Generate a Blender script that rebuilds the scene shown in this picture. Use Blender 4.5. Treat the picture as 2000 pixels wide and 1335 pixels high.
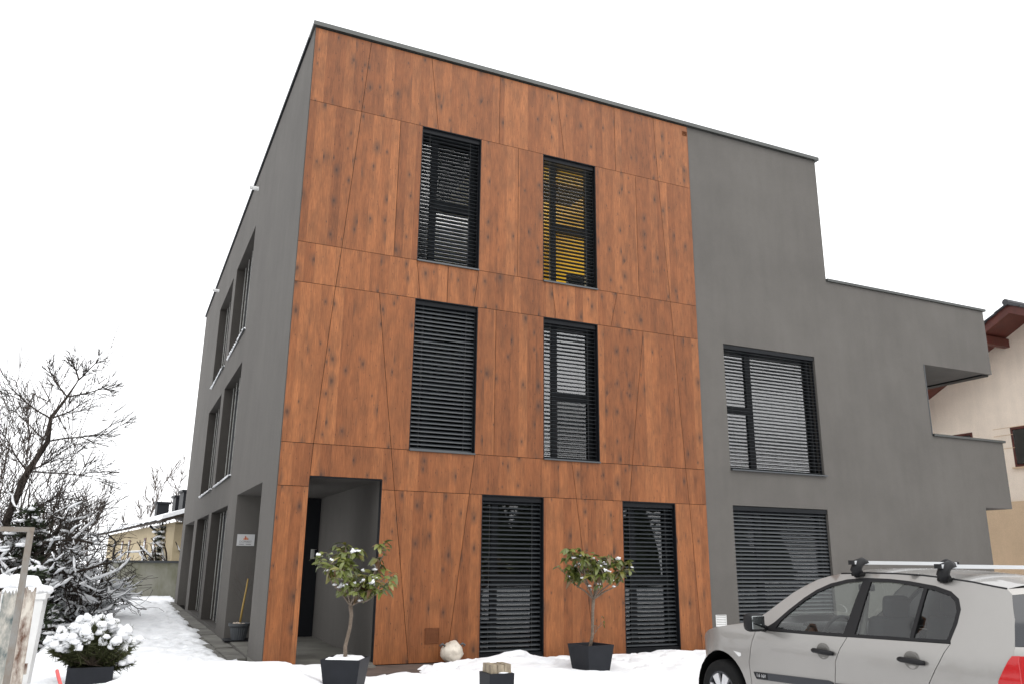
import bpy, bmesh, math, random
import numpy as np
from mathutils import Vector, Matrix, Euler, noise
from mathutils.geometry import delaunay_2d_cdt

for o in list(bpy.data.objects): bpy.data.objects.remove(o)
scene = bpy.context.scene
col = scene.collection
PI = math.pi

# ------------------------------------------------------------------ camera
cd = bpy.data.cameras.new('camera'); cam = bpy.data.objects.new('camera', cd); col.objects.link(cam)
cd.sensor_width = 36; cd.lens = 1585.32 / 2000 * 36; cd.clip_end = 3000; cd.clip_start = 0.1
yaw, pitch, roll = 0.424277, 0.264455, 0.0107436
fw = Vector((math.sin(yaw)*math.cos(pitch), math.cos(yaw)*math.cos(pitch), math.sin(pitch)))
rt = Vector((math.cos(yaw), -math.sin(yaw), 0)); up = rt.cross(fw)
r2 = rt*math.cos(roll) + up*math.sin(roll); u2 = up*math.cos(roll) - rt*math.sin(roll)
M = Matrix((r2, u2, -fw)).transposed().to_4x4(); M.translation = Vector((-1.9415, -13.0875, 1.5061))
cam.matrix_world = M
scene.camera = cam

# ------------------------------------------------------------------ world, sun, exposure
SUN_EL, SUN_AZ = math.radians(48), math.radians(200)      # soft light from behind and right of the viewer
w = bpy.data.worlds.new('World'); scene.world = w; w.use_nodes = True
nt = w.node_tree; nt.nodes.clear()
sky = nt.nodes.new('ShaderNodeTexSky'); sky.sky_type = 'NISHITA'; sky.sun_disc = False
sky.sun_elevation = SUN_EL; sky.sun_rotation = math.radians(160); sky.air_density = 1.5; sky.dust_density = 6
hs = nt.nodes.new('ShaderNodeHueSaturation'); hs.inputs['Saturation'].default_value = 0.08
sc = nt.nodes.new('ShaderNodeMixRGB'); sc.blend_type = 'MULTIPLY'; sc.inputs[0].default_value = 1; sc.inputs[2].default_value = (.1, .1, .1, 1)
mx = nt.nodes.new('ShaderNodeMixRGB'); mx.inputs[0].default_value = .88; mx.inputs[2].default_value = (1.17, 1.18, 1.2, 1)  # thick cloud deck
bg = nt.nodes.new('ShaderNodeBackground'); bg.inputs['Strength'].default_value = 1.0
out = nt.nodes.new('ShaderNodeOutputWorld')
nt.links.new(sky.outputs[0], hs.inputs['Color']); nt.links.new(hs.outputs[0], sc.inputs[1]); nt.links.new(sc.outputs[0], mx.inputs[1])
nt.links.new(mx.outputs[0], bg.inputs['Color']); nt.links.new(bg.outputs[0], out.inputs[0])
sd = bpy.data.lights.new('sun', 'SUN'); sd.energy = 0.6; sd.angle = math.radians(50); sd.color = (1, .98, .95)
so = bpy.data.objects.new('sun', sd); col.objects.link(so)
so.rotation_euler = Vector((-math.sin(math.radians(160))*math.cos(SUN_EL), -math.cos(math.radians(160))*math.cos(SUN_EL), -math.sin(SUN_EL))).to_track_quat('-Z', 'Y').to_euler()
scene.view_settings.view_transform = 'Standard'; scene.view_settings.look = 'None'
scene.view_settings.exposure = 0.7; scene.view_settings.gamma = 1

# ------------------------------------------------------------------ materials
def new_mat(name):
    m = bpy.data.materials.new(name); m.use_nodes = True
    n = m.node_tree; b = n.nodes['Principled BSDF']; return m, n, b
def N(n, t, **kw):
    x = n.nodes.new(t)
    for k, v in kw.items():
        if k in ('operation', 'blend_type', 'data_type', 'noise_dimensions', 'feature', 'wave_type', 'bands_direction', 'distance'): setattr(x, k, v)
        else: x.inputs[k].default_value = v
    return x
def ramp(n, stops):
    r = n.nodes.new('ShaderNodeValToRGB'); e = r.color_ramp.elements
    e[0].position, e[0].color = stops[0][0], (*stops[0][1], 1); e[1].position, e[1].color = stops[1][0], (*stops[1][1], 1)
    for p, c in stops[2:]:
        x = e.new(p); x.color = (*c, 1)
    return r
def plain(name, c, rough=.6, metal=0, spec=.5, vary=0, scale=8, bump=0, coat=0):
    m, n, b = new_mat(name)
    b.inputs['Base Color'].default_value = (*c, 1); b.inputs['Roughness'].default_value = rough; b.inputs['Metallic'].default_value = metal
    b.inputs['Specular IOR Level'].default_value = spec; b.inputs['Coat Weight'].default_value = coat
    if vary or bump:
        tc = n.nodes.new('ShaderNodeTexCoord'); no = N(n, 'ShaderNodeTexNoise', Scale=scale, Detail=6, Roughness=.6)
        n.links.new(tc.outputs['Object'], no.inputs['Vector'])
        if vary:
            r = ramp(n, [(.3, tuple(x*(1-vary) for x in c)), (.7, tuple(min(1, x*(1+vary)) for x in c))])
            n.links.new(no.outputs['Fac'], r.inputs[0]); n.links.new(r.outputs[0], b.inputs['Base Color'])
        if bump:
            bp = N(n, 'ShaderNodeBump', Strength=bump, Distance=.02); n.links.new(no.outputs['Fac'], bp.inputs['Height']); n.links.new(bp.outputs[0], b.inputs['Normal'])
    return m
def stucco(name, c, fine=70):
    m, n, b = new_mat(name); L = n.links.new
    tc = n.nodes.new('ShaderNodeTexCoord')
    a = N(n, 'ShaderNodeTexNoise', Scale=.55, Detail=8, Roughness=.65); L(tc.outputs['Object'], a.inputs['Vector'])
    mp = n.nodes.new('ShaderNodeMapping'); mp.inputs['Scale'].default_value = (2.2, 2.2, .35); L(tc.outputs['Object'], mp.inputs['Vector'])
    s = N(n, 'ShaderNodeTexNoise', Scale=1.6, Detail=5, Roughness=.6); L(mp.outputs[0], s.inputs['Vector'])
    f = N(n, 'ShaderNodeTexNoise', Scale=fine, Detail=3, Roughness=.7); L(tc.outputs['Object'], f.inputs['Vector'])
    ra = ramp(n, [(.3, tuple(x*.89 for x in c)), (.7, tuple(x*1.10 for x in c))]); L(a.outputs['Fac'], ra.inputs[0])
    rs = ramp(n, [(.3, (.95,)*3), (.68, (1.03,)*3)]); L(s.outputs['Fac'], rs.inputs[0])
    rf = ramp(n, [(.25, (.8,)*3), (.75, (1.15,)*3)]); L(f.outputs['Fac'], rf.inputs[0])
    m1 = N(n, 'ShaderNodeMixRGB', blend_type='MULTIPLY'); m1.inputs[0].default_value = 1; L(ra.outputs[0], m1.inputs[1]); L(rs.outputs[0], m1.inputs[2])
    m2 = N(n, 'ShaderNodeMixRGB', blend_type='MULTIPLY'); m2.inputs[0].default_value = .7; L(m1.outputs[0], m2.inputs[1]); L(rf.outputs[0], m2.inputs[2])
    L(m2.outputs[0], b.inputs['Base Color']); b.inputs['Roughness'].default_value = .92; b.inputs['Specular IOR Level'].default_value = .25
    bp = N(n, 'ShaderNodeBump', Strength=.55, Distance=.006); L(f.outputs['Fac'], bp.inputs['Height']); L(bp.outputs[0], b.inputs['Normal'])
    return m
def wood_print():
    m, n, b = new_mat('larch_print'); L = n.links.new
    tc = n.nodes.new('ShaderNodeTexCoord'); oi = n.nodes.new('ShaderNodeObjectInfo')
    # each sheet is printed with its own stretch of boards
    sh = N(n, 'ShaderNodeMath', operation='MULTIPLY'); sh.inputs[1].default_value = 37.0; L(oi.outputs['Random'], sh.inputs[0])
    cb = n.nodes.new('ShaderNodeCombineXYZ'); L(sh.outputs[0], cb.inputs[0]); L(sh.outputs[0], cb.inputs[2])
    ad = N(n, 'ShaderNodeVectorMath', operation='ADD'); L(tc.outputs['Object'], ad.inputs[0]); L(cb.outputs[0], ad.inputs[1])
    sx = n.nodes.new('ShaderNodeSeparateXYZ'); L(ad.outputs[0], sx.inputs[0])
    dv = N(n, 'ShaderNodeMath', operation='DIVIDE'); dv.inputs[1].default_value = .172; L(sx.outputs[0], dv.inputs[0])
    fl = N(n, 'ShaderNodeMath', operation='FLOOR'); L(dv.outputs[0], fl.inputs[0])
    fr = N(n, 'ShaderNodeMath', operation='FRACT'); L(dv.outputs[0], fr.inputs[0])
    wn = n.nodes.new('ShaderNodeTexWhiteNoise'); wn.noise_dimensions = '1D'; L(fl.outputs[0], wn.inputs['W'])
    # per-board coordinates: shifted along the board so grain breaks at board edges
    so_ = N(n, 'ShaderNodeMath', operation='MULTIPLY'); so_.inputs[1].default_value = 23.0; L(wn.outputs['Value'], so_.inputs[0])
    az = N(n, 'ShaderNodeMath', operation='ADD'); L(sx.outputs[2], az.inputs[0]); L(so_.outputs[0], az.inputs[1])
    bv = n.nodes.new('ShaderNodeCombineXYZ'); L(sx.outputs[0], bv.inputs[0]); L(az.outputs[0], bv.inputs[2])
    b2 = n.nodes.new('ShaderNodeCombineXYZ'); L(sx.outputs[0], b2.inputs[0]); L(az.outputs[0], b2.inputs[1])
    def mapped2(s):
        mp = n.nodes.new('ShaderNodeMapping'); mp.inputs['Scale'].default_value = s; L(b2.outputs[0], mp.inputs['Vector']); return mp
    def mapped(s):
        mp = n.nodes.new('ShaderNodeMapping'); mp.inputs['Scale'].default_value = s; L(bv.outputs[0], mp.inputs['Vector']); return mp
    g = N(n, 'ShaderNodeTexNoise', Scale=1, Detail=5, Roughness=.62, Distortion=.6); L(mapped((95, 1, 5)).outputs[0], g.inputs['Vector'])
    g2 = N(n, 'ShaderNodeTexNoise', Scale=1, Detail=3, Roughness=.5); L(mapped((16, 1, .8)).outputs[0], g2.inputs['Vector'])
    bl = N(n, 'ShaderNodeTexNoise', Scale=1, Detail=4, Roughness=.6); L(mapped((5.5, 1, 2.1)).outputs[0], bl.inputs['Vector'])
    # knots with a dark heart and a smoky halo
    v = n.nodes.new('ShaderNodeTexVoronoi'); v.inputs['Scale'].default_value = 1; v.voronoi_dimensions = '2D'; v.inputs['Randomness'].default_value = .95; L(mapped2((3.7, 2.0, 1)).outputs[0], v.inputs['Vector'])
    def sized(vn, lo, hi):
        sp = n.nodes.new('ShaderNodeSeparateColor'); L(vn.outputs['Color'], sp.inputs[0])
        mr = n.nodes.new('ShaderNodeMapRange'); mr.inputs[1].default_value = lo; mr.inputs[2].default_value = hi; mr.inputs[3].default_value = .02; mr.inputs[4].default_value = 1.25; L(sp.outputs[0], mr.inputs[0])
        wo = N(n, 'ShaderNodeMath', operation='MULTIPLY_ADD'); wo.inputs[1].default_value = .10; wo.inputs[2].default_value = -.05; L(g.outputs['Fac'], wo.inputs[0])
        a_ = N(n, 'ShaderNodeMath', operation='ADD'); L(vn.outputs['Distance'], a_.inputs[0]); L(wo.outputs[0], a_.inputs[1])
        d_ = N(n, 'ShaderNodeMath', operation='DIVIDE'); L(a_.outputs[0], d_.inputs[0]); L(mr.outputs[0], d_.inputs[1]); return d_.outputs[0]
    kd = sized(v, .35, 1.0)
    vh = ramp(n, [(.02, (1,)*3), (.36, (0,)*3)]); vh.color_ramp.interpolation = 'EASE'; L(kd, vh.inputs[0])
    vk = ramp(n, [(.02, (1,)*3), (.10, (0,)*3)]); L(kd, vk.inputs[0])
    v2 = n.nodes.new('ShaderNodeTexVoronoi'); v2.inputs['Scale'].default_value = 1; v2.voronoi_dimensions = '2D'; L(mapped2((10, 5.5, 1)).outputs[0], v2.inputs['Vector'])
    vk2 = ramp(n, [(.04, (1,)*3), (.12, (0,)*3)]); L(sized(v2, .45, 1.2), vk2.inputs[0])
    # arched heartwood figure
    wv = N(n, 'ShaderNodeTexWave', Scale=1.0, Distortion=9, Detail=2); wv.wave_type = 'BANDS'; wv.bands_direction = 'X'; wv.inputs['Detail Scale'].default_value = .5
    L(mapped((11, 1, .9)).outputs[0], wv.inputs['Vector'])
    base = ramp(n, [(0, (.198, .070, .0240)), (.5, (.235, .086, .0300)), (1, (.292, .113, .041))]); L(wn.outputs['Value'], base.inputs[0])
    def mul(a, ra, fac):
        x = N(n, 'ShaderNodeMixRGB', blend_type='MULTIPLY'); x.inputs[0].default_value = fac; L(a, x.inputs[1]); L(ra, x.inputs[2]); return x.outputs[0]
    c = base.outputs[0]
    rg = ramp(n, [(.34, (.62, .56, .52)), (.62, (1.12, 1.12, 1.12))]); L(g.outputs['Fac'], rg.inputs[0]); c = mul(c, rg.outputs[0], .75)
    rg2 = ramp(n, [(.3, (.82, .78, .75)), (.7, (1.1, 1.08, 1.05))]); L(g2.outputs['Fac'], rg2.inputs[0]); c = mul(c, rg2.outputs[0], .8)
    rw = ramp(n, [(0, (.82, .78, .75)), (.35, (1, 1, 1))]); L(wv.outputs['Fac'], rw.inputs[0]); c = mul(c, rw.outputs[0], .5)
    rb = ramp(n, [(.32, (.60, .63, .68)), (.60, (1.05, 1.04, 1.02))]); L(bl.outputs['Fac'], rb.inputs[0]); c = mul(c, rb.outputs[0], .75)
    def dark(c, fac, colr, amt):
        f = N(n, 'ShaderNodeMath', operation='MULTIPLY'); f.inputs[1].default_value = amt; L(fac, f.inputs[0])
        x = n.nodes.new('ShaderNodeMixRGB'); L(f.outputs[0], x.inputs[0]); L(c, x.inputs[1]); x.inputs[2].default_value = (*colr, 1); return x.outputs[0]
    c = dark(c, vh.outputs[0], (.060, .032, .020), .55); c = dark(c, vk.outputs[0], (.030, .015, .010), .7); c = dark(c, vk2.outputs[0], (.04, .016, .009), .65)
    tn = ramp(n, [(0, (.93, .92, .91)), (1, (1.05, 1.05, 1.05))]); L(oi.outputs['Random'], tn.inputs[0]); c = mul(c, tn.outputs[0], 1)
    ed = ramp(n, [(0, (.86,)*3), (.035, (1,)*3), (.965, (1,)*3), (1, (.86,)*3)]); L(fr.outputs[0], ed.inputs[0]); c = mul(c, ed.outputs[0], .8)
    L(c, b.inputs['Base Color']); b.inputs['Roughness'].default_value = .5; b.inputs['Specular IOR Level'].default_value = .26
    bp = N(n, 'ShaderNodeBump', Strength=.12, Distance=.002); L(g.outputs['Fac'], bp.inputs['Height']); L(bp.outputs[0], b.inputs['Normal'])
    return m
def glass(name, ior, tint=(1, 1, 1), rough=0.0):
    m = bpy.data.materials.new(name); m.use_nodes = True; n = m.node_tree; n.nodes.clear()
    o = n.nodes.new('ShaderNodeOutputMaterial'); mxs = n.nodes.new('ShaderNodeMixShader'); f = n.nodes.new('ShaderNodeFresnel'); f.inputs['IOR'].default_value = ior
    t = n.nodes.new('ShaderNodeBsdfTransparent'); t.inputs[0].default_value = (*tint, 1); g = n.nodes.new('ShaderNodeBsdfGlossy'); g.inputs['Roughness'].default_value = rough
    n.links.new(f.outputs[0], mxs.inputs[0]); n.links.new(t.outputs[0], mxs.inputs[1]); n.links.new(g.outputs[0], mxs.inputs[2]); n.links.new(mxs.outputs[0], o.inputs[0])
    return m
def snow_mat():
    m, n, b = new_mat('snow'); L = n.links.new
    tc = n.nodes.new('ShaderNodeTexCoord')
    a = N(n, 'ShaderNodeTexNoise', Scale=5, Detail=7, Roughness=.65); L(tc.outputs['Object'], a.inputs['Vector'])
    f = N(n, 'ShaderNodeTexNoise', Scale=60, Detail=3, Roughness=.7); L(tc.outputs['Object'], f.inputs['Vector'])
    r = ramp(n, [(.3, (.72, .735, .76)), (.65, (.83, .835, .845))]); L(a.outputs['Fac'], r.inputs[0]); L(r.outputs[0], b.inputs['Base Color'])
    b.inputs['Roughness'].default_value = .85; b.inputs['Specular IOR Level'].default_value = .3
    b1 = N(n, 'ShaderNodeBump', Strength=.6, Distance=.05); L(a.outputs['Fac'], b1.inputs['Height'])
    b2 = N(n, 'ShaderNodeBump', Strength=.5, Distance=.008); L(f.outputs['Fac'], b2.inputs['Height']); L(b1.outputs[0], b2.inputs['Normal']); L(b2.outputs[0], b.inputs['Normal'])
    return m
def stained(name, c, c2, scale=1.5):
    m, n, b = new_mat(name); L = n.links.new
    tc = n.nodes.new('ShaderNodeTexCoord'); mp = n.nodes.new('ShaderNodeMapping'); mp.inputs['Scale'].default_value = (1, 1, .4); L(tc.outputs['Object'], mp.inputs['Vector'])
    a = N(n, 'ShaderNodeTexNoise', Scale=scale, Detail=8, Roughness=.65); L(mp.outputs[0], a.inputs['Vector'])
    r = ramp(n, [(.36, c2), (.62, c)]); L(a.outputs['Fac'], r.inputs[0]); L(r.outputs[0], b.inputs['Base Color']); b.inputs['Roughness'].default_value = .75
    f = N(n, 'ShaderNodeTexNoise', Scale=40, Detail=4); L(tc.outputs['Object'], f.inputs['Vector'])
    bp = N(n, 'ShaderNodeBump', Strength=.4, Distance=.01); L(f.outputs['Fac'], bp.inputs['Height']); L(bp.outputs[0], b.inputs['Normal'])
    return m

MT = {}
MT['wood'] = wood_print()
MT['stucco'] = stucco('grey_stucco', (.106, .099, .091))
MT['black_metal'] = plain('anthracite_metal', (.007, .008, .010), .5, 0, .16, .2, 3)
MT['frame'] = plain('window_frame', (.007, .008, .010), .45, 0, .2)
MT['slat'] = plain('blind_slat', (.027, .031, .035), .4, 0, .5)
MT['coping'] = plain('coping_sheet', (.06, .063, .06), .4, .5, .5, .15, 2)
MT['sill'] = plain('sill_sheet', (.075, .08, .085), .35, .6)
MT['backing'] = plain('backing', (.005, .0045, .004), .9, 0, .05)
MT['reveal_dark'] = plain('dark_brown_reveal', (.046, .041, .036), .6, 0, .25, .1, 3)  # dark brown, below the wall tone, for the side window reveals
MT['side_frame'] = plain('side_frame', (.06, .06, .062), .4, .2, .4)
MT['grey_cord'] = plain('grey_cord', (.10, .10, .10), .8, 0, .1)
MT['glass'] = glass('window_glass', 2.0); MT['coated'] = glass('coated_glass', 2.9); MT['clear'] = glass('clear_glass', 1.45)
MT['carglass'] = glass('car_glass', 1.6, (.86, .91, .88))
MT['dark'] = plain('dark_room', (.02, .02, .022), .9)
MT['yellow'] = plain('yellow_paint', (.50, .37, .02), .8, 0, .3, .06, 2)
MT['snow'] = snow_mat()
MT['concrete'] = stained('wet_concrete', (.15, .145, .125), (.075, .07, .06), 1.3)
MT['paver'] = stained('brown_paver', (.10, .072, .058), (.05, .038, .032), 2.5)
MT['moss_wall'] = stained('mossy_concrete', (.24, .235, .20), (.115, .115, .065), 1.1)
MT['anthracite_pot'] = plain('planter_plastic', (.013, .0145, .0185), .55, 0, .2, .15, 6, .05)
MT['bark'] = plain('shrub_bark', (.14, .11, .085), .85, 0, .3, .35, 30, .3)
MT['dark_bark'] = plain('dark_bark', (.035, .028, .023), .9, 0, .2, .4, 9, .3)
MT['twig'] = plain('twig', (.06, .045, .036), .9)
MT['soil'] = plain('soil', (.04, .03, .022), .95, 0, .2, .4, 20, .4)
MT['white_plastic'] = plain('white_plastic', (.6, .6, .59), .45, 0, .5, .06, 4)
MT['steel'] = plain('galvanised', (.40, .40, .38), .45, .6, .5, .25, 9)
MT['rusty'] = stained('rusty_pole', (.20, .20, .19), (.14, .095, .06), 6)
MT['peel'] = stained('peeling_paint', (.52, .48, .42), (.09, .04, .022), 13)
MT['peel2'] = stained('peeling_paint_green', (.45, .42, .37), (.035, .065, .07), 11)
MT['hose'] = plain('red_hose', (.62, .09, .085), .4)
MT['needle'] = plain('needles', (.018, .028, .011), .7, 0, .3, .4, 3)
MT['brown_leaf'] = plain('brown_leaf', (.10, .062, .035), .8, 0, .3, .4, 5)

# ------------------------------------------------------------------ mesh helpers
def mesh_obj(name, verts, faces, mat, parent=None, smooth=False):
    SN = name in ('snow_load', 'sill_snow')
    me = bpy.data.meshes.new(name); me.from_pydata([tuple(v) for v in verts], [], faces); me.update()
    o = bpy.data.objects.new(name, me); col.objects.link(o); o.parent = parent
    if mat is not None: me.materials.append(MT[mat] if isinstance(mat, str) else mat)
    if smooth: me.polygons.foreach_set('use_smooth', [True]*len(me.polygons))
    if SN: o['kind'] = 'stuff'
    return o
def tag(o, label=None, cat=None, group=None, kind=None):
    if label: o['label'] = label
    if cat: o['category'] = cat
    if group: o['group'] = group
    if kind: o['kind'] = kind
    return o
def empty(name, loc=(0, 0, 0), rz=0):
    o = bpy.data.objects.new(name, None); col.objects.link(o); o.location = loc; o.rotation_euler.z = rz; o.empty_display_size = .2; return o
class MB:
    def __init__(s): s.v = []; s.f = []
    def add(s, v, f):
        n = len(s.v); s.v += [tuple(x) for x in v]; s.f += [tuple(i+n for i in q) for q in f]; return s
    def box(s, x0, x1, y0, y1, z0, z1):
        return s.add([(x0,y0,z0),(x1,y0,z0),(x1,y1,z0),(x0,y1,z0),(x0,y0,z1),(x1,y0,z1),(x1,y1,z1),(x0,y1,z1)],
                     [(0,3,2,1),(4,5,6,7),(0,1,5,4),(1,2,6,5),(2,3,7,6),(3,0,4,7)])
    def prism(s, poly, y0, y1):                      # polygon in x,z extruded along y
        n = len(poly); v = [(x, y0, z) for x, z in poly] + [(x, y1, z) for x, z in poly]
        a = sum(poly[i][0]*poly[(i+1) % n][1]-poly[(i+1) % n][0]*poly[i][1] for i in range(n))
        f = [tuple(range(n)), tuple(range(2*n-1, n-1, -1))] + [(i, i+n, (i+1) % n+n, (i+1) % n) for i in range(n)]
        if a < 0: f = [q[::-1] for q in f]
        return s.add(v, f)
    def frustum(s, x, y, z0, z1, a0, a1):             # square taper about x,y ; half sides
        return s.add([(x-a0,y-a0,z0),(x+a0,y-a0,z0),(x+a0,y+a0,z0),(x-a0,y+a0,z0),(x-a1,y-a1,z1),(x+a1,y-a1,z1),(x+a1,y+a1,z1),(x-a1,y+a1,z1)],
                     [(0,3,2,1),(4,5,6,7),(0,1,5,4),(1,2,6,5),(2,3,7,6),(3,0,4,7)])
    def tube(s, pts, rad, n=6, cap=True):
        pts = [Vector(p) for p in pts]; m = len(pts)
        if m < 2: return s
        t0 = (pts[1]-pts[0]).normalized(); a = t0.orthogonal().normalized()
        base = len(s.v)
        for i in range(m):
            t = (pts[min(i+1, m-1)]-pts[max(i-1, 0)])
            if t.length < 1e-9: t = t0
            t.normalize(); a = (a - t*a.dot(t))
            if a.length < 1e-6: a = t.orthogonal()
            a.normalize(); b = t.cross(a); r = rad[i] if isinstance(rad, (list, tuple)) else rad
            for k in range(n):
                an = 2*PI*k/n; s.v.append(tuple(pts[i] + a*(r*math.cos(an)) + b*(r*math.sin(an))))
        for i in range(m-1):
            for k in range(n):
                k2 = (k+1) % n; s.f.append((base+i*n+k, base+i*n+k2, base+(i+1)*n+k2, base+(i+1)*n+k))
        if cap:
            s.f.append(tuple(base+k for k in range(n-1, -1, -1))); s.f.append(tuple(base+(m-1)*n+k for k in range(n)))
        return s
    def lathe(s, prof, n=24, axis='z', c=(0, 0, 0)):  # prof: (radius, height)
        base = len(s.v)
        for r, h in prof:
            for k in range(n):
                an = 2*PI*k/n; p = (r*math.cos(an), r*math.sin(an), h)
                if axis == 'x': p = (h, p[0], p[1])
                s.v.append((p[0]+c[0], p[1]+c[1], p[2]+c[2]))
        for i in range(len(prof)-1):
            for k in range(n):
                k2 = (k+1) % n; s.f.append((base+i*n+k, base+i*n+k2, base+(i+1)*n+k2, base+(i+1)*n+k))
        return s
    def build(s, name, mat, parent=None, smooth=False): return mesh_obj(name, s.v, s.f, mat, parent, smooth)
def rbox(name, c, size, mat, parent=None, bev=.03, rot=(0, 0, 0), seg=3):
    bm = bmesh.new(); bmesh.ops.create_cube(bm, size=1)
    bmesh.ops.scale(bm, vec=size, verts=bm.verts); bmesh.ops.bevel(bm, geom=list(bm.edges), offset=bev, segments=seg, profile=.5, affect='EDGES')
    bmesh.ops.transform(bm, matrix=Matrix.Translation(c) @ Euler(rot).to_matrix().to_4x4(), verts=bm.verts)
    me = bpy.data.meshes.new(name); bm.to_mesh(me); bm.free(); me.polygons.foreach_set('use_smooth', [True]*len(me.polygons))
    o = bpy.data.objects.new(name, me); col.objects.link(o); o.parent = parent; me.materials.append(MT[mat] if isinstance(mat, str) else mat); return o
_ico = None
def blob(mb, c, sx, sy, sz, rng, rough=.25):          # a lumpy pillow of snow
    global _ico
    if _ico is None:
        bm = bmesh.new(); bmesh.ops.create_icosphere(bm, subdivisions=2, radius=1); bm.verts.ensure_lookup_table()
        _ico = ([v.co.copy() for v in bm.verts], [tuple(v.index for v in f.verts) for f in bm.faces]); bm.free()
    o = Vector((rng.uniform(-50, 50), rng.uniform(-50, 50), rng.uniform(-50, 50))); vs = []
    for v in _ico[0]:
        k = 1 + rough*noise.noise(v*1.6+o); z = v.z*k
        if z < -.35: z = -.35 + (z+.35)*.3
        vs.append((c[0]+v.x*k*sx, c[1]+v.y*k*sy, c[2]+z*sz))
    mb.add(vs, _ico[1])
def text_mesh(name, body, size, mat, parent, loc, rot, extrude=.001, bold=False):
    cu = bpy.data.curves.new(name, 'FONT'); cu.body = body; cu.size = size; cu.extrude = extrude; cu.align_x = 'CENTER'; cu.align_y = 'CENTER'
    if bold: cu.offset = size*.015
    t = bpy.data.objects.new(name, cu); col.objects.link(t)
    dg = bpy.context.evaluated_depsgraph_get(); me = bpy.data.meshes.new_from_object(t.evaluated_get(dg))
    bpy.data.objects.remove(t)
    o = bpy.data.objects.new(name, me); col.objects.link(o); o.parent = parent; o.location = loc; o.rotation_euler = rot
    me.materials.clear(); me.materials.append(MT[mat] if isinstance(mat, str) else mat); return o

# ------------------------------------------------------------------ ground
def sstep(a, b, x): t = min(1, max(0, (x-a)/(b-a))); return t*t*(3-2*t)
def gz(x, y):                                         # paving level under the snow
    return -.06 - .03*sstep(0, 3, -y) - .42*sstep(-2.9, -3.6, x)*sstep(-6, 3, y) - .35*sstep(-3.2, -4.5, x)
def fn(x, y, s, o=0): return noise.noise(Vector((x*s+o, y*s-o, o*1.7)))
def bump(x, y, cx, cy, rx, ry, h):
    d = ((x-cx)/rx)**2+((y-cy)/ry)**2; return h*math.exp(-d*1.6)
_r = random.Random(77)
STEPS = [(-1.35+.45*math.sin(k*.35)+(.16 if k % 2 else -.16)+_r.uniform(-.06, .06), .2+k*.42, _r.uniform(-.25, .25)) for k in range(52)]
STEPS += [(-.75+.2*math.sin(k*.5)+(.14 if k % 2 else -.14), 1.0+k*.45+_r.uniform(-.1, .1), _r.uniform(-.3, .3)) for k in range(30)]
STEPS += [(1.9+k*.36, -1.05+(.15 if k % 2 else -.15)+.25*math.sin(k*.6)+_r.uniform(-.06, .06), 1.4+_r.uniform(-.3, .3)) for k in range(14)]
STEPS += [(_r.uniform(1.5, 7.2), _r.uniform(-1.9, -.35), _r.uniform(0, 3)) for k in range(26)]
def trod(x, y):
    t = 0
    for sx_, sy_, a in STEPS:
        dx, dy = x-sx_, y-sy_
        if abs(dx) < .3 and abs(dy) < .3:
            u = dx*math.cos(a)+dy*math.sin(a); v = -dx*math.sin(a)+dy*math.cos(a); d = (u/.075)**2+(v/.15)**2
            t += -.065*math.exp(-d**2)+.022*math.exp(-(d-1.7)**2*1.5)
    return t
def snow_t(x, y):
    t = .075 + .035*fn(x, y, .9, 3) + .018*fn(x, y, 3.1, 7) + .008*fn(x, y, 8, 11)
    if x < .2 and y > -1: t += .025*abs(fn(x, y, 2.6, 21)) - .03*max(0, fn(x, y, 4.2, 31))*sstep(-2.6, -1.8, x)      # trodden path
    if -3 < x < 8 and -2.5 < y < 24: t += trod(x, y)
    # banked snow
    ridge = sstep(-2.35, -1.5, x)*(1-sstep(-.15, .62, x)); t += ridge*.36*math.exp(-((y+2.25)/.75)**2)*(1+.25*fn(x, y, 1.3, 5))
    t += bump(x, y, 3.75, -.75, .62, .42, .15) + bump(x, y, 4.6, -1.5, 1.2, .5, .07) + bump(x, y, 6.4, -.9, 1.3, .4, .05) + bump(x, y, 2.7, -2.6, .8, .5, .1)
    t += bump(x, y, .95, -1.2, .16, .16, .13) + bump(x, y, 1.12, -1.0, .12, .12, .07) + bump(x, y, 3.3, -2.2, 1.0, .5, .1)
    # swept and melted places
    if y > -3:
        t -= .16*sstep(-.26, -.06, y+.12*fn(x, y, 2.3, 40)-.30*(1-sstep(2.6, 3.2, x))*sstep(1.5, 1.8, x)*-1)*(1 if x > -.2 else 0)*(1-sstep(14, 16, x))
        b = 1-min(1, (((x-1.55)/.75)**2+((y+.75)/.75)**2)); t -= max(0, b+.35*fn(x, y, 2.8, 50))*.26
    if -.9 < x < .3 and 1.0 < y < 20.5: t -= .17*sstep(-.62, -.25, x+.14*fn(x, y, 1.7, 60)+.1*fn(x, y, 5, 61))
    return t
def axis(fine0, fine1, step, lo, hi):
    a = list(np.arange(fine0, fine1+1e-6, step)); d = step; x = fine1
    while x < hi: d *= 1.35; x += d; a.append(x)
    d = step; x = fine0
    while x > lo: d *= 1.35; x -= d; a.insert(0, x)
    return a
def height_mesh(name, xs, ys, fz, mat):
    nx = len(xs); v = [(x, y, fz(x, y)) for y in ys for x in xs]
    f = [(j*nx+i, j*nx+i+1, (j+1)*nx+i+1, (j+1)*nx+i) for j in range(len(ys)-1) for i in range(nx-1)]
    return mesh_obj(name, v, f, mat, None, True)
XS = axis(-5, 9, .07, -900, 900); YS = sorted(set(axis(-4, 6, .07, -900, 6.01)+axis(6.1, 27, .18, 6.05, 900)))
tag(height_mesh('snow_ground', XS, YS, lambda x, y: gz(x, y)+(snow_t(x, y) if abs(x) < 60 and abs(y) < 80 else .08), 'snow'), kind='structure')
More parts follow.
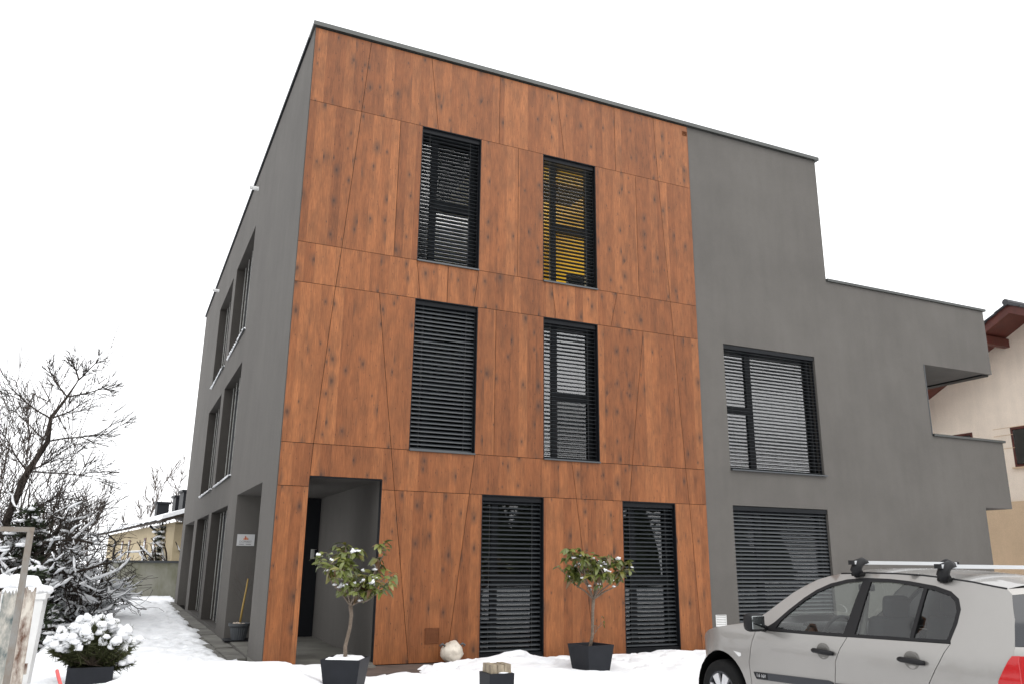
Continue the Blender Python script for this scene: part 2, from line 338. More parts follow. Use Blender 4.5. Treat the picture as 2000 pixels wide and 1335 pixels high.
pv = height_mesh('paved_yard', [-3+.5*i for i in range(45)], [-12+.5*i for i in range(25)]+[.25], lambda x, y: gz(x, y)-.0, 'paver'); tag(pv, kind='structure')
st = mesh_obj('paving_strip', *(lambda m: (m.v, m.f))(MB().box(-.75, -.02, 1.5, 20.6, -.3, -.075)), 'backing'); tag(st, kind='structure')
rng = random.Random(4)
yy = 1.5
while yy < 20.4:
    l = .58; x1 = -.0135*yy-.012
    MB().box(x1-.30, x1, yy, yy+l-.012, -.2, -.038+rng.uniform(-.008, .008)).build('slab', 'concrete', st)
    MB().box(x1-.62, x1-.312, yy-.2, yy+l-.212, -.2, -.045+rng.uniform(-.008, .008)).build('slab', 'concrete', st); yy += l

# ------------------------------------------------------------------ office building
S = -0.0135                                           # the side wall is not quite square to the front
BASE, Z1, Z2, Z3, Z4, Z5, ZT, ZR = -.05, 2.625, 3.303, 5.962, 6.672, 9.341, 10.82, 10.84
XR, XG = 8.165, 11.9
bld = empty('office_building', (0, 0, 0)); tag(bld, 'grey rendered office block with larch panel front and dark blinds', 'office building')
WINS = [('a', 2.097, 3.281, Z4, Z5), ('b', 4.607, 5.797, Z4, Z5), ('c', 2.099, 3.284, Z2, Z3), ('d', 4.618, 5.786, Z2, Z3),
        ('e', 3.441, 4.619, BASE, Z1), ('f', 6.255, 7.428, BASE, Z1), ('g', 8.83, 11.33, 3.345, Z3), ('h', 8.83, 11.32, BASE, 2.645)]
DOOR = (.49, 1.665, BASE, 2.79)
SW = [(6.33, 9.85), (10.57, 14.1)]                    # side window bays (y ranges)
PORCH = (1.5, 4.8); NICHE = (15.15, 18.95); YEND = 20.4
WALLY = .03
def cells(us, vs, inside, place):
    v = {}; V = []; F = []
    def idx(a, b):
        if (a, b) not in v: v[(a, b)] = len(V); V.append(place(a, b))
        return v[(a, b)]
    for i in range(len(us)-1):
        for j in range(len(vs)-1):
            if inside((us[i]+us[i+1])/2, (vs[j]+vs[j+1])/2): F.append((idx(us[i], vs[j]), idx(us[i+1], vs[j]), idx(us[i+1], vs[j+1]), idx(us[i], vs[j+1])))
    return V, F
wall = MB()
holesF = [w_[1:] for w_ in WINS]+[DOOR]
us = sorted({0, XG}|{h[0] for h in holesF}|{h[1] for h in holesF}); vs = sorted({-.4, ZR}|{h[2] for h in holesF}|{h[3] for h in holesF})
wall.add(*cells(us, vs, lambda a, b: not any(h[0] < a < h[1] and h[2] < b < h[3] for h in holesF), lambda a, b: (a, WALLY, b)))
holesS = [(a, b, z0, z1) for (a, b) in SW for (z0, z1) in ((6.74, 9.38), (3.31, 5.97), (0.03, 2.67))]+[(PORCH[0], PORCH[1], -.02, 2.79), (NICHE[0], NICHE[1], -.02, 2.68)]
us = sorted({WALLY, YEND}|{h[0] for h in holesS}|{h[1] for h in holesS}); vs = sorted({-.4, ZR}|{h[2] for h in holesS}|{h[3] for h in holesS})
V, F = cells(us, vs, lambda a, b: not any(h[0] < a < h[1] and h[2] < b < h[3] for h in holesS), lambda a, b: (S*a, a, b)); wall.add(V, [f[::-1] for f in F])
xe = S*YEND
wall.add([(XG, WALLY, 7.5), (XG, YEND, 7.5), (XG, YEND, ZR), (XG, WALLY, ZR)], [(0, 1, 2, 3)])                # right flank above the terrace
wall.add([(XG, YEND, -.4), (xe, YEND, -.4), (xe, YEND, ZR), (XG, YEND, ZR)], [(0, 1, 2, 3)])                  # back
wall.add([(XG, 3, -.4), (XG, YEND, -.4), (XG, YEND, 7.5), (XG, 3, 7.5)], [(0, 1, 2, 3)])
# side reveals
RD = .34
for (a, b, z0, z1) in holesS[:6]:
    xa, xb = S*a, S*b; rv = MB()
    rv.add([(xa, a, z0), (xa, a, z1), (xa+RD, a, z1), (xa+RD, a, z0), (xb, b, z0), (xb, b, z1), (xb+RD, b, z1), (xb+RD, b, z0)],
             [(0, 1, 2, 3), (7, 6, 5, 4), (1, 5, 6, 2), (0, 3, 7, 4)]); rv.build('window_reveal', 'reveal_dark', bld)
# corner porch: pillar inner faces, inner wall, back wall, soffit
px1 = DOOR[1]
wall.add([(DOOR[0], WALLY, -.05), (DOOR[0], PORCH[0], -.05), (DOOR[0], PORCH[0], 2.79), (DOOR[0], WALLY, 2.79)], [(0, 1, 2, 3)])
wall.add([(S*1.5, PORCH[0], -.05), (S*1.5, PORCH[0], 2.79), (DOOR[0], PORCH[0], 2.79), (DOOR[0], PORCH[0], -.05)], [(0, 1, 2, 3)])
wall.add([(px1, WALLY, -.05), (px1, PORCH[1], -.05), (px1, PORCH[1], 2.79), (px1, WALLY, 2.79)], [(3, 2, 1, 0)])
wall.add([(S*4.8, PORCH[1], -.05), (px1, PORCH[1], -.05), (px1, PORCH[1], 2.79), (S*4.8, PORCH[1], 2.79)], [(0, 1, 2, 3)])
wall.add([(DOOR[0], WALLY, 2.79), (px1, WALLY, 2.79), (px1, PORCH[1], 2.79), (DOOR[0], PORCH[1], 2.79)], [(0, 3, 2, 1)])
wall.add([(S*1.5, PORCH[0], 2.79), (DOOR[0], PORCH[0], 2.79), (DOOR[0], PORCH[1], 2.79), (S*4.8, PORCH[1], 2.79)], [(0, 3, 2, 1)])
n0, n1 = NICHE
wall.add([(S*n1, n1, -.1), (1.6, n1, -.1), (1.6, n1, 2.68), (S*n1, n1, 2.68)], [(0, 1, 2, 3)])
wall.add([(S*n0, n0, -.1), (1.6, n0, -.1), (1.6, n0, 2.68), (S*n0, n0, 2.68)], [(3, 2, 1, 0)])
wall.add([(1.6, n0, -.1), (1.6, n1, -.1), (1.6, n1, 2.68), (1.6, n0, 2.68)], [(3, 2, 1, 0)])
wall.add([(S*n0, n0, 2.68), (1.6, n0, 2.68), (1.6, n1, 2.68), (S*n1, n1, 2.68)], [(0, 3, 2, 1)])
# reveals of the two large rendered windows
for (k, x0, x1, z0, z1) in WINS[6:]:
    wall.add([(x0, WALLY, z0), (x1, WALLY, z0), (x1, WALLY, z1), (x0, WALLY, z1), (x0, .24, z0), (x1, .24, z0), (x1, .24, z1), (x0, .24, z1)],
             [(0, 3, 7, 4), (1, 5, 6, 2), (2, 6, 7, 3), (0, 4, 5, 1)])
wall.build('wall', 'stucco', bld)
# stepped wing on the right with its terrace screen and balcony
YF = WALLY+.2                                         # one unbroken front skin, the storeys behind it
m = MB(); m.prism([(XG, -.4), (16.28, -.4), (16.28, 2.865), (17.23, 2.865), (17.23, 4.45), (14.79, 4.45), (14.79, 6.17), (17.2, 6.17), (17.2, 7.8), (XG, 7.8)], WALLY, YF)
m.box(XG, 14.79, YF, 9, 2.865, 6.17); m.box(XG, 16.28, YF, 9, -.4, 2.865); m.build('wing_wall', 'stucco', bld)
MB().box(XG+.001, 17.2, YF, 5.0, 6.17, 7.80).build('terrace_parapet', 'stucco', bld)
m = MB(); m.box(17.03, 17.23, YF, 4.8, 2.865, 4.45); m.box(14.792, 17.029, YF, 4.8, 2.865, 3.05); m.build('balcony', 'stucco', bld)
m = MB(); m.box(16.95, 17.19, .12, 4.95, 6.135, 6.171); m.box(14.9, 16.95, 4.8, 4.95, 6.135, 6.171); m.build('soffit_trim', 'black_metal', bld)
MB().box(14.775, 14.8, WALLY-.008, WALLY+.04, 4.475, 6.17).build('corner_bead', 'sill', bld)
# roof and metal copings
MB().add([(xe+.1, YEND-.1, 10.7), (XG-.1, YEND-.1, 10.7), (XG-.1, .2, 10.7), (.1, .2, 10.7)], [(0, 1, 2, 3)]).build('roof', 'dark', bld)
def coping(name, pts, w_, h):                         # run of folded sheet along a straight top edge
    return MB().box(*pts).build(name, 'coping', bld)
coping('coping', (-.045, XG+.06, -.05, .40, ZT+.022, 10.925), 0, 0)
MB().add([(-.045, .4, 10.845), (.3, .4, 10.845), (xe+.3, YEND+.05, 10.845), (xe-.05, YEND+.05, 10.845), (-.045, .4, 10.925), (.3, .4, 10.925), (xe+.3, YEND+.05, 10.925), (xe-.05, YEND+.05, 10.925)],
         [(0, 1, 2, 3), (7, 6, 5, 4), (0, 4, 5, 1), (1, 5, 6, 2), (2, 6, 7, 3), (3, 7, 4, 0)]).build('coping', 'black_metal', bld)
coping('coping', (XG+.003, 17.26, -.02, .36, 7.802, 7.862), 0, 0)
coping('coping', (17.0, 17.26, .361, 5.05, 7.802, 7.862), 0, 0)
coping('coping', (14.80, 17.28, -.02, .27, 4.452, 4.505), 0, 0)
coping('coping', (17.0, 17.28, .271, 4.85, 4.452, 4.505), 0, 0)
coping('coping', (XG-.3, XG+.06, .401, YEND, 10.845, 10.925), 0, 0)

# larch panels, one object each, 9 mm open joints over a black backing
m = MB(); m.add(*cells(sorted({.012, XR-.012}|{h[0]-.0 for h in holesF[:6]}|{h[1] for h in holesF[:6]}|set(DOOR[:2])), sorted({-.12, ZT-.01}|{h[2] for h in holesF[:6]}|{h[3] for h in holesF[:6]}|{2.79}),
    lambda a, b: not any(h[0] < a < h[1] and h[2] < b < h[3] for h in holesF[:6]+[DOOR]), lambda a, b: (a, .024, b))); m.build('backing', 'backing', bld)
def J(x_lo, x_hi): return (x_lo, x_hi)
R_ = (XR, XR); O_ = (.006, .006)
rows = [
 (Z5, ZT, [[O_, (.935, 1.032)], [(.935, 1.032), (2.403, 2.22)], [(2.403, 2.22), (3.651, 3.651)], [(3.651, 3.651), (5.098, 4.916)], [(5.098, 4.916), (6.287, 6.287)], [(6.287, 6.287), (7.338, 7.269)], [(7.338, 7.269), R_]]),
 (Z4, Z5, [[O_, (.748, .935)], [(.748, .935), (1.669, 1.669)], [(1.669, 1.669), (2.097, 2.097)], [(3.281, 3.281), (4.07, 4.07)], [(4.07, 4.07), (4.607, 4.607)], [(5.797, 5.797), (6.766, 6.766)], [(6.766, 6.766), (7.52, 7.338)], [(7.52, 7.338), R_]]),
 (Z3, Z4, [[O_, (.687, .748)], [(.687, .748), (2.185, 2.097)], [(2.185, 2.097), (2.69, 2.69)], [(2.69, 2.69), (3.2, 3.285)], [(3.2, 3.285), (4.881, 4.797)], [(4.881, 4.797), (6.089, 6.25)], [(6.089, 6.25), (7.561, 7.52)], [(7.561, 7.52), R_]]),
 (Z2, Z3, [[O_, (.513, .687)], [(.513, .687), (1.792, 1.446)], [(1.792, 1.446), (2.099, 2.099)], [(3.284, 3.284), (3.645, 3.645)], [(3.645, 3.645), (4.618, 4.618)], [(5.786, 5.786), (6.489, 6.83)], [(6.489, 6.83), (7.714, 7.561)], [(7.714, 7.561), R_]]),
 (Z1, Z2, [[O_, (.49, .513)], None, [(1.883, 1.792), (3.202, 3.285)], [(3.202, 3.285), (5.283, 5.195)], [(5.283, 5.195), (6.408, 6.489)], [(6.408, 6.489), (7.765, 7.714)], [(7.765, 7.714), R_]]),
 (BASE, Z1, [[O_, (.49, .49)], [(1.665, 1.665), (2.24, 1.883)], [(2.24, 1.883), (2.875, 3.202)], [(2.875, 3.202), (3.441, 3.441)], [(4.619, 4.619), (5.625, 5.283)], [(5.625, 5.283), (6.255, 6.255)], [(7.428, 7.428), (7.912, 7.765)], [(7.912, 7.765), R_]])]
G2 = .004
for (z0, z1, lst) in rows:
    for q in lst:
        if q is None: poly = [(.495+G2, 2.796), (1.665+G2, 2.796), (1.665+G2, Z1+G2), (1.883-G2, Z1+G2), (1.792-G2, Z2-G2), (.513+G2, Z2-G2)]
        else:
            (a0, a1), (b0, b1) = q; poly = [(a0+G2, z0+G2), (b0-G2, z0+G2), (b1-G2, z1-G2), (a1+G2, z1-G2)]
        MB().prism(poly, 0, .010).build('panel', 'wood', bld)

# front windows: black metal reveal, frame, panes, external venetian blind
def slat_mesh(length):
    mb = MB(); hw_ = .040; pts = [(-hw_, -.004), (-.022, .003), (0, .0055), (.022, .003), (hw_, -.004)]; t = .0022
    prof = pts+[(a, b-t) for a, b in pts[::-1]]; n = len(prof)
    mb.add([(-length/2, a, b) for a, b in prof]+[(length/2, a, b) for a, b in prof], [(i, (i+1) % n, (i+1) % n+n, i+n) for i in range(n)]+[tuple(range(n))[::-1], tuple(range(n, 2*n))])
    me = bpy.data.meshes.new('slat'); me.from_pydata(mb.v, [], mb.f); me.materials.append(MT['slat']); return me
def front_window(x0, x1, z0, z1, bars, panes, tilts, metal=True, sill=True, label=None, panes_mat=('glass',)*3):
    fy = .21; fr_ = MB()
    for (a0, a1, b0, b1) in bars: fr_.box(a0, a1, fy, fy+.07, b0, b1)
    wn_ = fr_.build('window', 'frame', bld)
    if label: wn_['label'] = label
    for (a0, a1, b0, b1), pm in zip(panes, panes_mat): MB().add([(a0-.01, fy+.035, b0-.01), (a1+.01, fy+.035, b0-.01), (a1+.01, fy+.035, b1+.01), (a0-.01, fy+.035, b1+.01)], [(0, 1, 2, 3)]).build('pane', pm, wn_)
    if metal:
        r = MB(); t = .012
        r.box(x0-.001, x0+t, .002, fy, z0, z1); r.box(x1-t, x1+.001, .002, fy, z0, z1); r.box(x0+t, x1-t, .002, fy, z1-t, z1+.001); r.box(x0+t, x1-t, .03, fy, z0-.001, z0+t); r.build('reveal', 'black_metal', wn_)
    if sill: MB().box(x0-.0, x1+(.03 if not metal else 0), -.035, .2, z0-.012, z0+.014).build('sill', 'sill', wn_)
    # blind: head box, guide rails, ladder cords, slats
    MB().box(x0+.014, x1-.014, .045, .15, z1-.095, z1-.013).build('blind_box', 'black_metal', wn_)
    g = MB(); g.box(x0+.0125, x0+.03, .085, .115, z0+.02, z1-.1); g.box(x1-.03, x1-.0125, .085, .115, z0+.02, z1-.1); g.build('guide_rail', 'black_metal', wn_)
    for cx in ((x0+.17, x1-.2) if x1-x0 < 2 else (x0+.16, x0+.86, x0+1.55, x1-.22)):
        c = MB(); c.tube([(cx, .062, z0+.05), (cx, .062, z1-.1)], .0016, 4); c.build('ladder_cord', 'grey_cord', wn_)
    me = slat_mesh(x1-x0-.062); top, bot = z1-.125, z0+.055; n = max(2, round((top-bot)/.0745)); r_ = random.Random(int(x0*100+z0*7))
    for i in range(n+1):
        z = top+(bot-top)*i/n; k = i/n
        o = bpy.data.objects.new('slat', me); col.objects.link(o); o.parent = wn_; o.location = ((x0+x1)/2, .10, z)
        o.rotation_euler = (math.radians(tilts[0]+(tilts[1]-tilts[0])*k+r_.uniform(-1.2, 1.2)), math.radians(r_.uniform(-.12, .12)), 0)
    return wn_
def layout(x0, x1, z0, z1, split, transom):
    """frame bars and panes: narrow fixed light, mullion, main light with a transom"""
    f = .055; m0, m1 = split; t0, t1 = transom
    bars = [(x0, x0+f, z0, z1), (x1-.13, x1, z0, z1), (x0+f, x1-.13, z0, z0+.07), (x0+f, x1-.13, z1-.12, z1), (m0, m1, z0+.07, z1-.12), (m1, x1-.13, t0, t1)]
    panes = [(x0+f, m0, z0+.07, z1-.12), (m1, x1-.13, z0+.07, t0), (m1, x1-.13, t1, z1-.12)]
    return bars, panes
specs = {'a': (8, -3), 'b': (-9, -9), 'c': (44, 38), 'd': (4, 2), 'e': (20, 25), 'f': (18, 24), 'g': (6, 4), 'h': (40, 40)}
labs = {'b': 'second floor window with a yellow room showing behind its blind', 'h': 'wide ground floor window with its blind nearly closed', 'c': 'first floor window with its blind turned almost shut'}
for (k, x0, x1, z0, z1) in WINS:
    zz0 = z0 if z0 > 0 else z0+.09
    H_ = z1-zz0
    if k in 'gh': bars, panes = layout(x0, x1, zz0, z1, (x0+.68, x0+.83), (zz0+.02, zz0+.071)); bars += [(x0+.055, x0+.68, zz0+H_*.46, zz0+H_*.51)]
    else: bars, panes = layout(x0, x1, zz0, z1, (x0+.27, x0+.39), (zz0+H_*.43, zz0+H_*.49))
    front_window(x0, x1, zz0, z1, bars, panes, specs[k], k not in 'gh', z0 > 0, labs.get(k), {'a': ('glass', 'coated', 'clear'), 'b': ('clear',)*3, 'c': ('clear',)*3, 'd': ('coated', 'glass', 'coated'), 'g': ('coated',)*3}.get(k, ('glass',)*3))
    if z0 < 0: MB().box(x0, x1, .035, .3, -.3, z0+.088).build('threshold', 'black_metal', bld)

# side windows: deep bays, tall frames, sill with snow
for (a, b, z0, z1) in holesS[:6]:
    xa = S*(a+b)/2+RD; f = MB(); t = .07
    for y0 in (a, a+(b-a)*.32, a+(b-a)*.66, b-t): f.box(xa-.06, xa+.02, y0, y0+t, z0, z1)
    f.box(xa-.059, xa+.019, a+t, b-t, z0, z0+.09); f.box(xa-.059, xa+.019, a+t, b-t, z1-.09, z1)
    wn_ = f.build('window', 'side_frame', bld)
    for k in range(3):
        y0 = a+t+(b-a)*.33*k; MB().add([(xa, y0, z0), (xa, y0+(b-a)*.31, z0), (xa, y0+(b-a)*.31, z1), (xa, y0, z1)], [(3, 2, 1, 0)]).build('pane', 'glass', wn_)
    c = MB()
    for k in range(5): c.tube([(xa-.16, a+.3+k*.72, z0+.03), (xa-.16, a+.3+k*.72, z1-.02)], .012, 4)
    c.build('blind_guide', 'steel', wn_)
    if z0 > 1:
        sl = MB(); sl.box(S*a-.055, xa-.06, a+.002, b-.002, z0-.005, z0+.02); sl.build('sill', 'sill', wn_)
        sn = MB(); r_ = random.Random(int(a*10+z0)); y0 = a+.05
        while y0 < b-.15:
            blob(sn, (S*y0+.01, y0+.1, z0+.022), .07, .16, r_.uniform(.02, .05), r_, .5); y0 += r_.uniform(.12, .3)
        sn.build('sill_snow', 'snow', wn_, True)
# inside of the building: floors and a dark core so windows look into rooms
m = MB()
for z in (3.0, 6.35): m.box(.45, XG-.1, .34, YEND-.2, z-.2, z)
m.box(1.75, XG-.1, .34, YEND-.2, -.3, -.1); m.box(1.8, XG-.1, 5.2, 5.3, -.1, 2.8); m.box(.45, XG-.1, 5.2, 5.3, 3.0, 6.15); m.box(3.2, XG-.1, 5.2, 5.3, 6.35, 10.6); m.build('interior', 'dark', bld)
# yellow office behind one second floor window
m = MB(); X0, X1, Y0, Y1, A0, A1 = 3.75, 7.2, .33, 4.6, 6.4, 9.55
m.add([(X0, Y0, A0), (X1, Y0, A0), (X1, Y1, A0), (X0, Y1, A0), (X0, Y0, A1), (X1, Y0, A1), (X1, Y1, A1), (X0, Y1, A1)], [(0, 1, 2, 3), (7, 6, 5, 4), (3, 2, 6, 7), (0, 3, 7, 4), (2, 1, 5, 6)])
room = m.build('yellow_room', 'yellow', bld)
MB().box(5.3, 6.4, 1.5, 2.2, 9.46, 9.548).build('ceiling_unit', 'black_metal', room)
for (x, y) in ((5.35, .95), (5.9, 3.1), (6.6, 1.2)): MB().lathe([(.001, 9.50), (.07, 9.505), (.08, 9.547)], 16, c=(x, y, 0)).build('ceiling_spot', 'black_metal', room)
rbox('office_chair', (5.85, .95, 7.0), (.46, .12, .6), 'anthracite_pot', room, .05); m = MB(); m.tube([(5.85, 1.0, 6.4), (5.85, 1.0, 6.9)], .03); m.build('chair_post', 'black_metal', room)
pl = bpy.data.lights.new('added_room_light', 'POINT'); pl.energy = 115; pl.color = (1, .95, .8); pl.shadow_soft_size = .3  # unseen point light added to brighten the yellow room
plo = bpy.data.objects.new('added_room_light', pl); col.objects.link(plo); plo.location = (4.4, 3.4, 7.6)

# porch: floor slab, door, intercom
m = MB(); m.box(-.02, DOOR[1]-.001, -.02, PORCH[1]-.001, -.3, -.012); m.build('porch_floor', 'concrete', bld)
m = MB(); m.box(.50, 1.66, -.2, -.021, -.3, -.035); m.build('door_step', 'concrete', bld)
m = MB(); y_ = PORCH[1]-.06
m.box(.5, .58, y_, y_+.055, -.01, 2.78); m.box(1.36, 1.655, y_, y_+.055, -.01, 2.78); m.box(.58, 1.36, y_, y_+.055, 2.62, 2.78); m.box(.58, 1.36, y_, y_+.055, -.01, .12)
dr = m.build('door', 'frame', bld)
MB().add([(.58, y_+.03, .12), (1.36, y_+.03, .12), (1.36, y_+.03, 2.62), (.58, y_+.03, 2.62)], [(0, 1, 2, 3)]).build('pane', 'glass', dr)
m = MB(); m.tube([(1.30, y_-.07, .5), (1.30, y_-.07, 1.7)], .02, 8); m.box(1.29, 1.31, y_-.07, y_, .6, .63); m.box(1.29, 1.31, y_-.07, y_, 1.57, 1.6); m.build('handle', 'steel', dr)
it = rbox('intercom', (1.57, y_-.015, 1.63), (.12, .03, .2), 'steel', dr, .008)
rbox('intercom_lens', (1.61, y_-.035, 1.63), (.05, .015, .18), 'black_metal', it, .005)
MB().box(DOOR[1]-.006, DOOR[1]+.004, -.004, .11, BASE, 2.785).build('door_jamb', 'black_metal', bld)
m = MB(); m.box(DOOR[0], DOOR[1]-.007, .004, .1, 2.775, 2.789); m.build('door_lintel', 'black_metal', bld)
# grilles and overflow spouts
def grille(x0, x1, z0, z1, mat, n, name='vent_grille'):
    g = MB(); g.box(x0, x1, -.012, -.001, z0, z0+.012); g.box(x0, x1, -.012, -.001, z1-.012, z1); g.box(x0, x0+.012, -.012, -.001, z0+.012, z1-.012); g.box(x1-.012, x1, -.012, -.001, z0+.012, z1-.012)
    o = g.build(name, mat, bld)
    for i in range(n):
        z = z0+.014+(z1-z0-.03)*i/n; MB().add([(x0+.012, -.010, z), (x1-.012, -.010, z), (x1-.012, -.001, z+(z1-z0)/n*.62), (x0+.012, -.001, z+(z1-z0)/n*.62)], [(0, 1, 2, 3)]).build('louvre', mat, o)
    return o
MT['vent_brown'] = plain('vent_brown', (.12, .042, .017), .7, 0, .15)
grille(2.495, 2.735, .235, .475, 'vent_brown', 11)
grille(8.03, 8.14, 10.59, 10.69, 'vent_brown', 4)
o = grille(8.265, 8.515, .375, .585, 'white_plastic', 6); o.location.y = WALLY
for y in (6.47, 15.35):
    m = MB(); m.lathe([(.045, -.22), (.05, -.22), (.05, .05)], 14, 'x', (S*y, y, 10.42)); m.build('overflow_spout', 'white_plastic', bld, True)

# sign on the porch wall
MT['sign_white'] = plain('sign_white', (.5, .5, .5), .35)
MT['sign_orange'] = plain('sign_orange', (.60, .20, .07), .5); MT['sign_red'] = plain('sign_red', (.42, .10, .05), .5); MT['sign_grey'] = plain('sign_grey', (.16, .16, .16), .5)
sg = MB().box(.01, .355, 4.78, 4.796, 1.775, 2.005).build('company_sign', 'sign_white'); tag(sg, 'small white DOMART sign plate on grey porch wall', 'sign')
cx = .18
for (dx, w_, h_, c_) in ((-.035, .022, .035, 'sign_orange'), (-.008, .026, .075, 'sign_red'), (.02, .022, .05, 'sign_orange'), (.043, .018, .03, 'sign_red')):
    MB().box(cx+dx-w_/2, cx+dx+w_/2, 4.777, 4.7795, 1.895, 1.895+h_).build('logo_bar', c_, sg)
text_mesh('sign_text', 'DOMART', .058, 'sign_grey', sg, (cx, 4.778, 1.855), (PI/2, 0, 0))
MB().box(.05, .15, 4.777, 4.7795, 1.80, 1.812).build('sign_line', 'sign_grey', sg); MB().box(.19, .29, 4.777, 4.7795, 1.80, 1.812).build('sign_line', 'sign_grey', sg)

# ------------------------------------------------------------------ beige house on the right
MT['beige'] = stucco('beige_render', (.86, .74, .62), 40); MT['beige2'] = stucco('tan_render', (.66, .49, .33), 40)
MT['redwood'] = plain('stained_timber', (.085, .017, .010), .55, 0, .5, .25, 4); MT['tile'] = plain('roof_tile', (.045, .045, .05), .6, 0, .4, .2, 6)
bh = empty('gable_house', (22, 1.7, 0)); tag(bh, 'beige gabled house with red brown timber eaves', 'house')
def hz(y): return 8.83-.478*abs(y)                    # underside of the roof at the gable wall, y from the ridge
gw = MB(); gw.add([(0, -4.6, -.4), (0, 4.6, -.4), (0, 4.6, hz(4.6)), (0, 0, hz(0)), (0, -4.6, hz(4.6)), (10, -4.6, -.4), (10, 4.6, -.4), (10, 4.6, hz(4.6)), (10, 0, hz(0)), (10, -4.6, hz(4.6))],
       [(4, 3, 2, 1, 0), (0, 5, 9, 4), (1, 2, 7, 6), (5, 6, 7, 8, 9)]); gw.build('wall', 'beige', bh)
MB().box(-.03, 0, -4.6, 4.6, -.4, 3.42).build('plinth', 'beige2', bh)
for z in (5.62, 5.40, 5.0): MB().box(-.006, .001, -4.6, 1.85, z, z+.018).build('wall_groove', 'beige2', bh)
for s_ in (1, -1):
    ye = 5.5
    r = MB(); r.add([(-1.15, 0, hz(0)), (10.5, 0, hz(0)), (10.5, s_*ye, hz(ye)), (-1.15, s_*ye, hz(ye)), (-1.15, 0, hz(0)+.14), (10.5, 0, hz(0)+.14), (10.5, s_*ye, hz(ye)+.14), (-1.15, s_*ye, hz(ye)+.14)],
             [(0, 1, 2, 3), (7, 6, 5, 4), (0, 4, 5, 1), (1, 5, 6, 2), (2, 6, 7, 3), (3, 7, 4, 0)]); rf = r.build('eave_boarding', 'redwood', bh)
    v = MB(); v.add([(-1.20, 0, hz(0)-.10), (-1.152, 0, hz(0)-.10), (-1.152, s_*ye, hz(ye)-.10), (-1.20, s_*ye, hz(ye)-.10), (-1.20, 0, hz(0)+.16), (-1.152, 0, hz(0)+.16), (-1.152, s_*ye, hz(ye)+.16), (-1.20, s_*ye, hz(ye)+.16)],
                   [(0, 1, 2, 3), (7, 6, 5, 4), (0, 4, 5, 1), (1, 5, 6, 2), (2, 6, 7, 3), (3, 7, 4, 0)]); v.build('barge_board', 'redwood', bh)
    t = MB(); k = 0
    while k*.36 < ye:                                  # tile courses stepping down the slope
        a, b = k*.36, min(ye+.1, k*.36+.40); za, zb = hz(a)+.165, hz(b)+.165+.045
        t.add([(-1.27, s_*a, za+.02), (10.5, s_*a, za+.02), (10.5, s_*b, zb), (-1.27, s_*b, zb), (-1.27, s_*a, za-.02), (10.5, s_*a, za-.02), (10.5, s_*b, zb-.045), (-1.27, s_*b, zb-.045)],
              [(0, 1, 2, 3), (7, 6, 5, 4), (0, 4, 5, 1), (1, 5, 6, 2), (2, 6, 7, 3), (3, 7, 4, 0)]); k += 1
    t.build('roof', 'tile', bh)
m = MB(); m.tube([(-1.3, 0, hz(0)+.22), (10.5, 0, hz(0)+.22)], .1, 8); m.build('ridge', 'tile', bh)
for y in (1.0, -1.0): MB().box(-1.1, .0, y-.09, y+.09, hz(abs(y)+.09)-.26, hz(abs(y)+.09)-.002).build('purlin', 'redwood', bh)
for (y0, y1, z0, z1) in ((.35, 1.3-.0, 4.42, 5.62), (2.55, 3.45, 4.42, 5.65)):
    wn_ = MB().box(-.005, .02, y0, y1, z0, z1).build('window', 'redwood', bh)
    MB().box(-.02, -.006, y0+.08, y1-.08, z0+.08, z1-.08).build('pane', 'glass', wn_); MB().box(-.09, -.006, y0-.05, y1+.05, z0-.04, z0-.002).build('sill', 'beige2', wn_)
    MB().box(-.014, -.0055, y0+.1, y1-.1, z0+.1, z1-.1).build('curtain', 'white_plastic', wn_)

# ------------------------------------------------------------------ garden wall and house at the back left
cw = MB().box(-2.88, 6, 25, 25.3, -.6, 1.33).build('garden_wall', 'moss_wall'); tag(cw, 'low mossy concrete wall with metal coping across the snowy path', 'wall')
MB().box(-2.95, 6, 24.93, 25.37, 1.332, 1.42).build('coping', 'sill', cw)
MT['cream'] = stucco('cream_render', (.46, .38, .25), 30); MT['cream2'] = stucco('pink_render', (.60, .47, .36), 30)
lh = empty('row_house', (-.27, 27.0, 0), math.radians(6.9)); tag(lh, 'cream house with snowy roof and dark chimneys behind the concrete wall', 'house')
MB().box(0, 8, 0, 27, -.6, 3.1).build('wall', 'cream', lh)
m = MB(); m.add([(-.7, -.8, 3.02), (4, -.8, 4.6), (4, 28, 4.6), (-.7, 28, 3.02), (-.7, -.8, 3.14), (4, -.8, 4.74), (4, 28, 4.74), (-.7, 28, 3.14)], [(0, 1, 2, 3), (7, 6, 5, 4), (0, 4, 5, 1), (2, 6, 7, 3), (3, 7, 4, 0)])
m.add([(8.7, -.8, 3.02), (4, -.8, 4.6), (4, 28, 4.6), (8.7, 28, 3.02)], [(3, 2, 1, 0)]); m.add([(0, 0, 3.0), (8, 0, 3.0), (4, 0, 4.6)], [(0, 1, 2)]); rf = m.build('roof', 'dark_bark', lh)
sn = MB(); r_ = random.Random(5); g_ = []
for j in range(60):
    y = -.8+28.8*j/59
    for (x, z) in ((-.72, 3.15), (-.70, 3.30), (-.3, 3.46), (1, 3.9), (2.5, 4.40), (4, 4.92)): g_.append((x+.03*r_.uniform(-1, 1), y, z+.03*r_.uniform(-1, 1)))
sn.add(g_, [(j*6+i, (j+1)*6+i, (j+1)*6+i+1, j*6+i+1) for j in range(59) for i in range(5)]); sn.add([g_[0], g_[1], g_[2], g_[3], g_[4], g_[5], (4, -.8, 4.7)], [(0, 1, 2, 3, 4, 5, 6)]); sn.build('roof_snow', 'snow', rf, True)
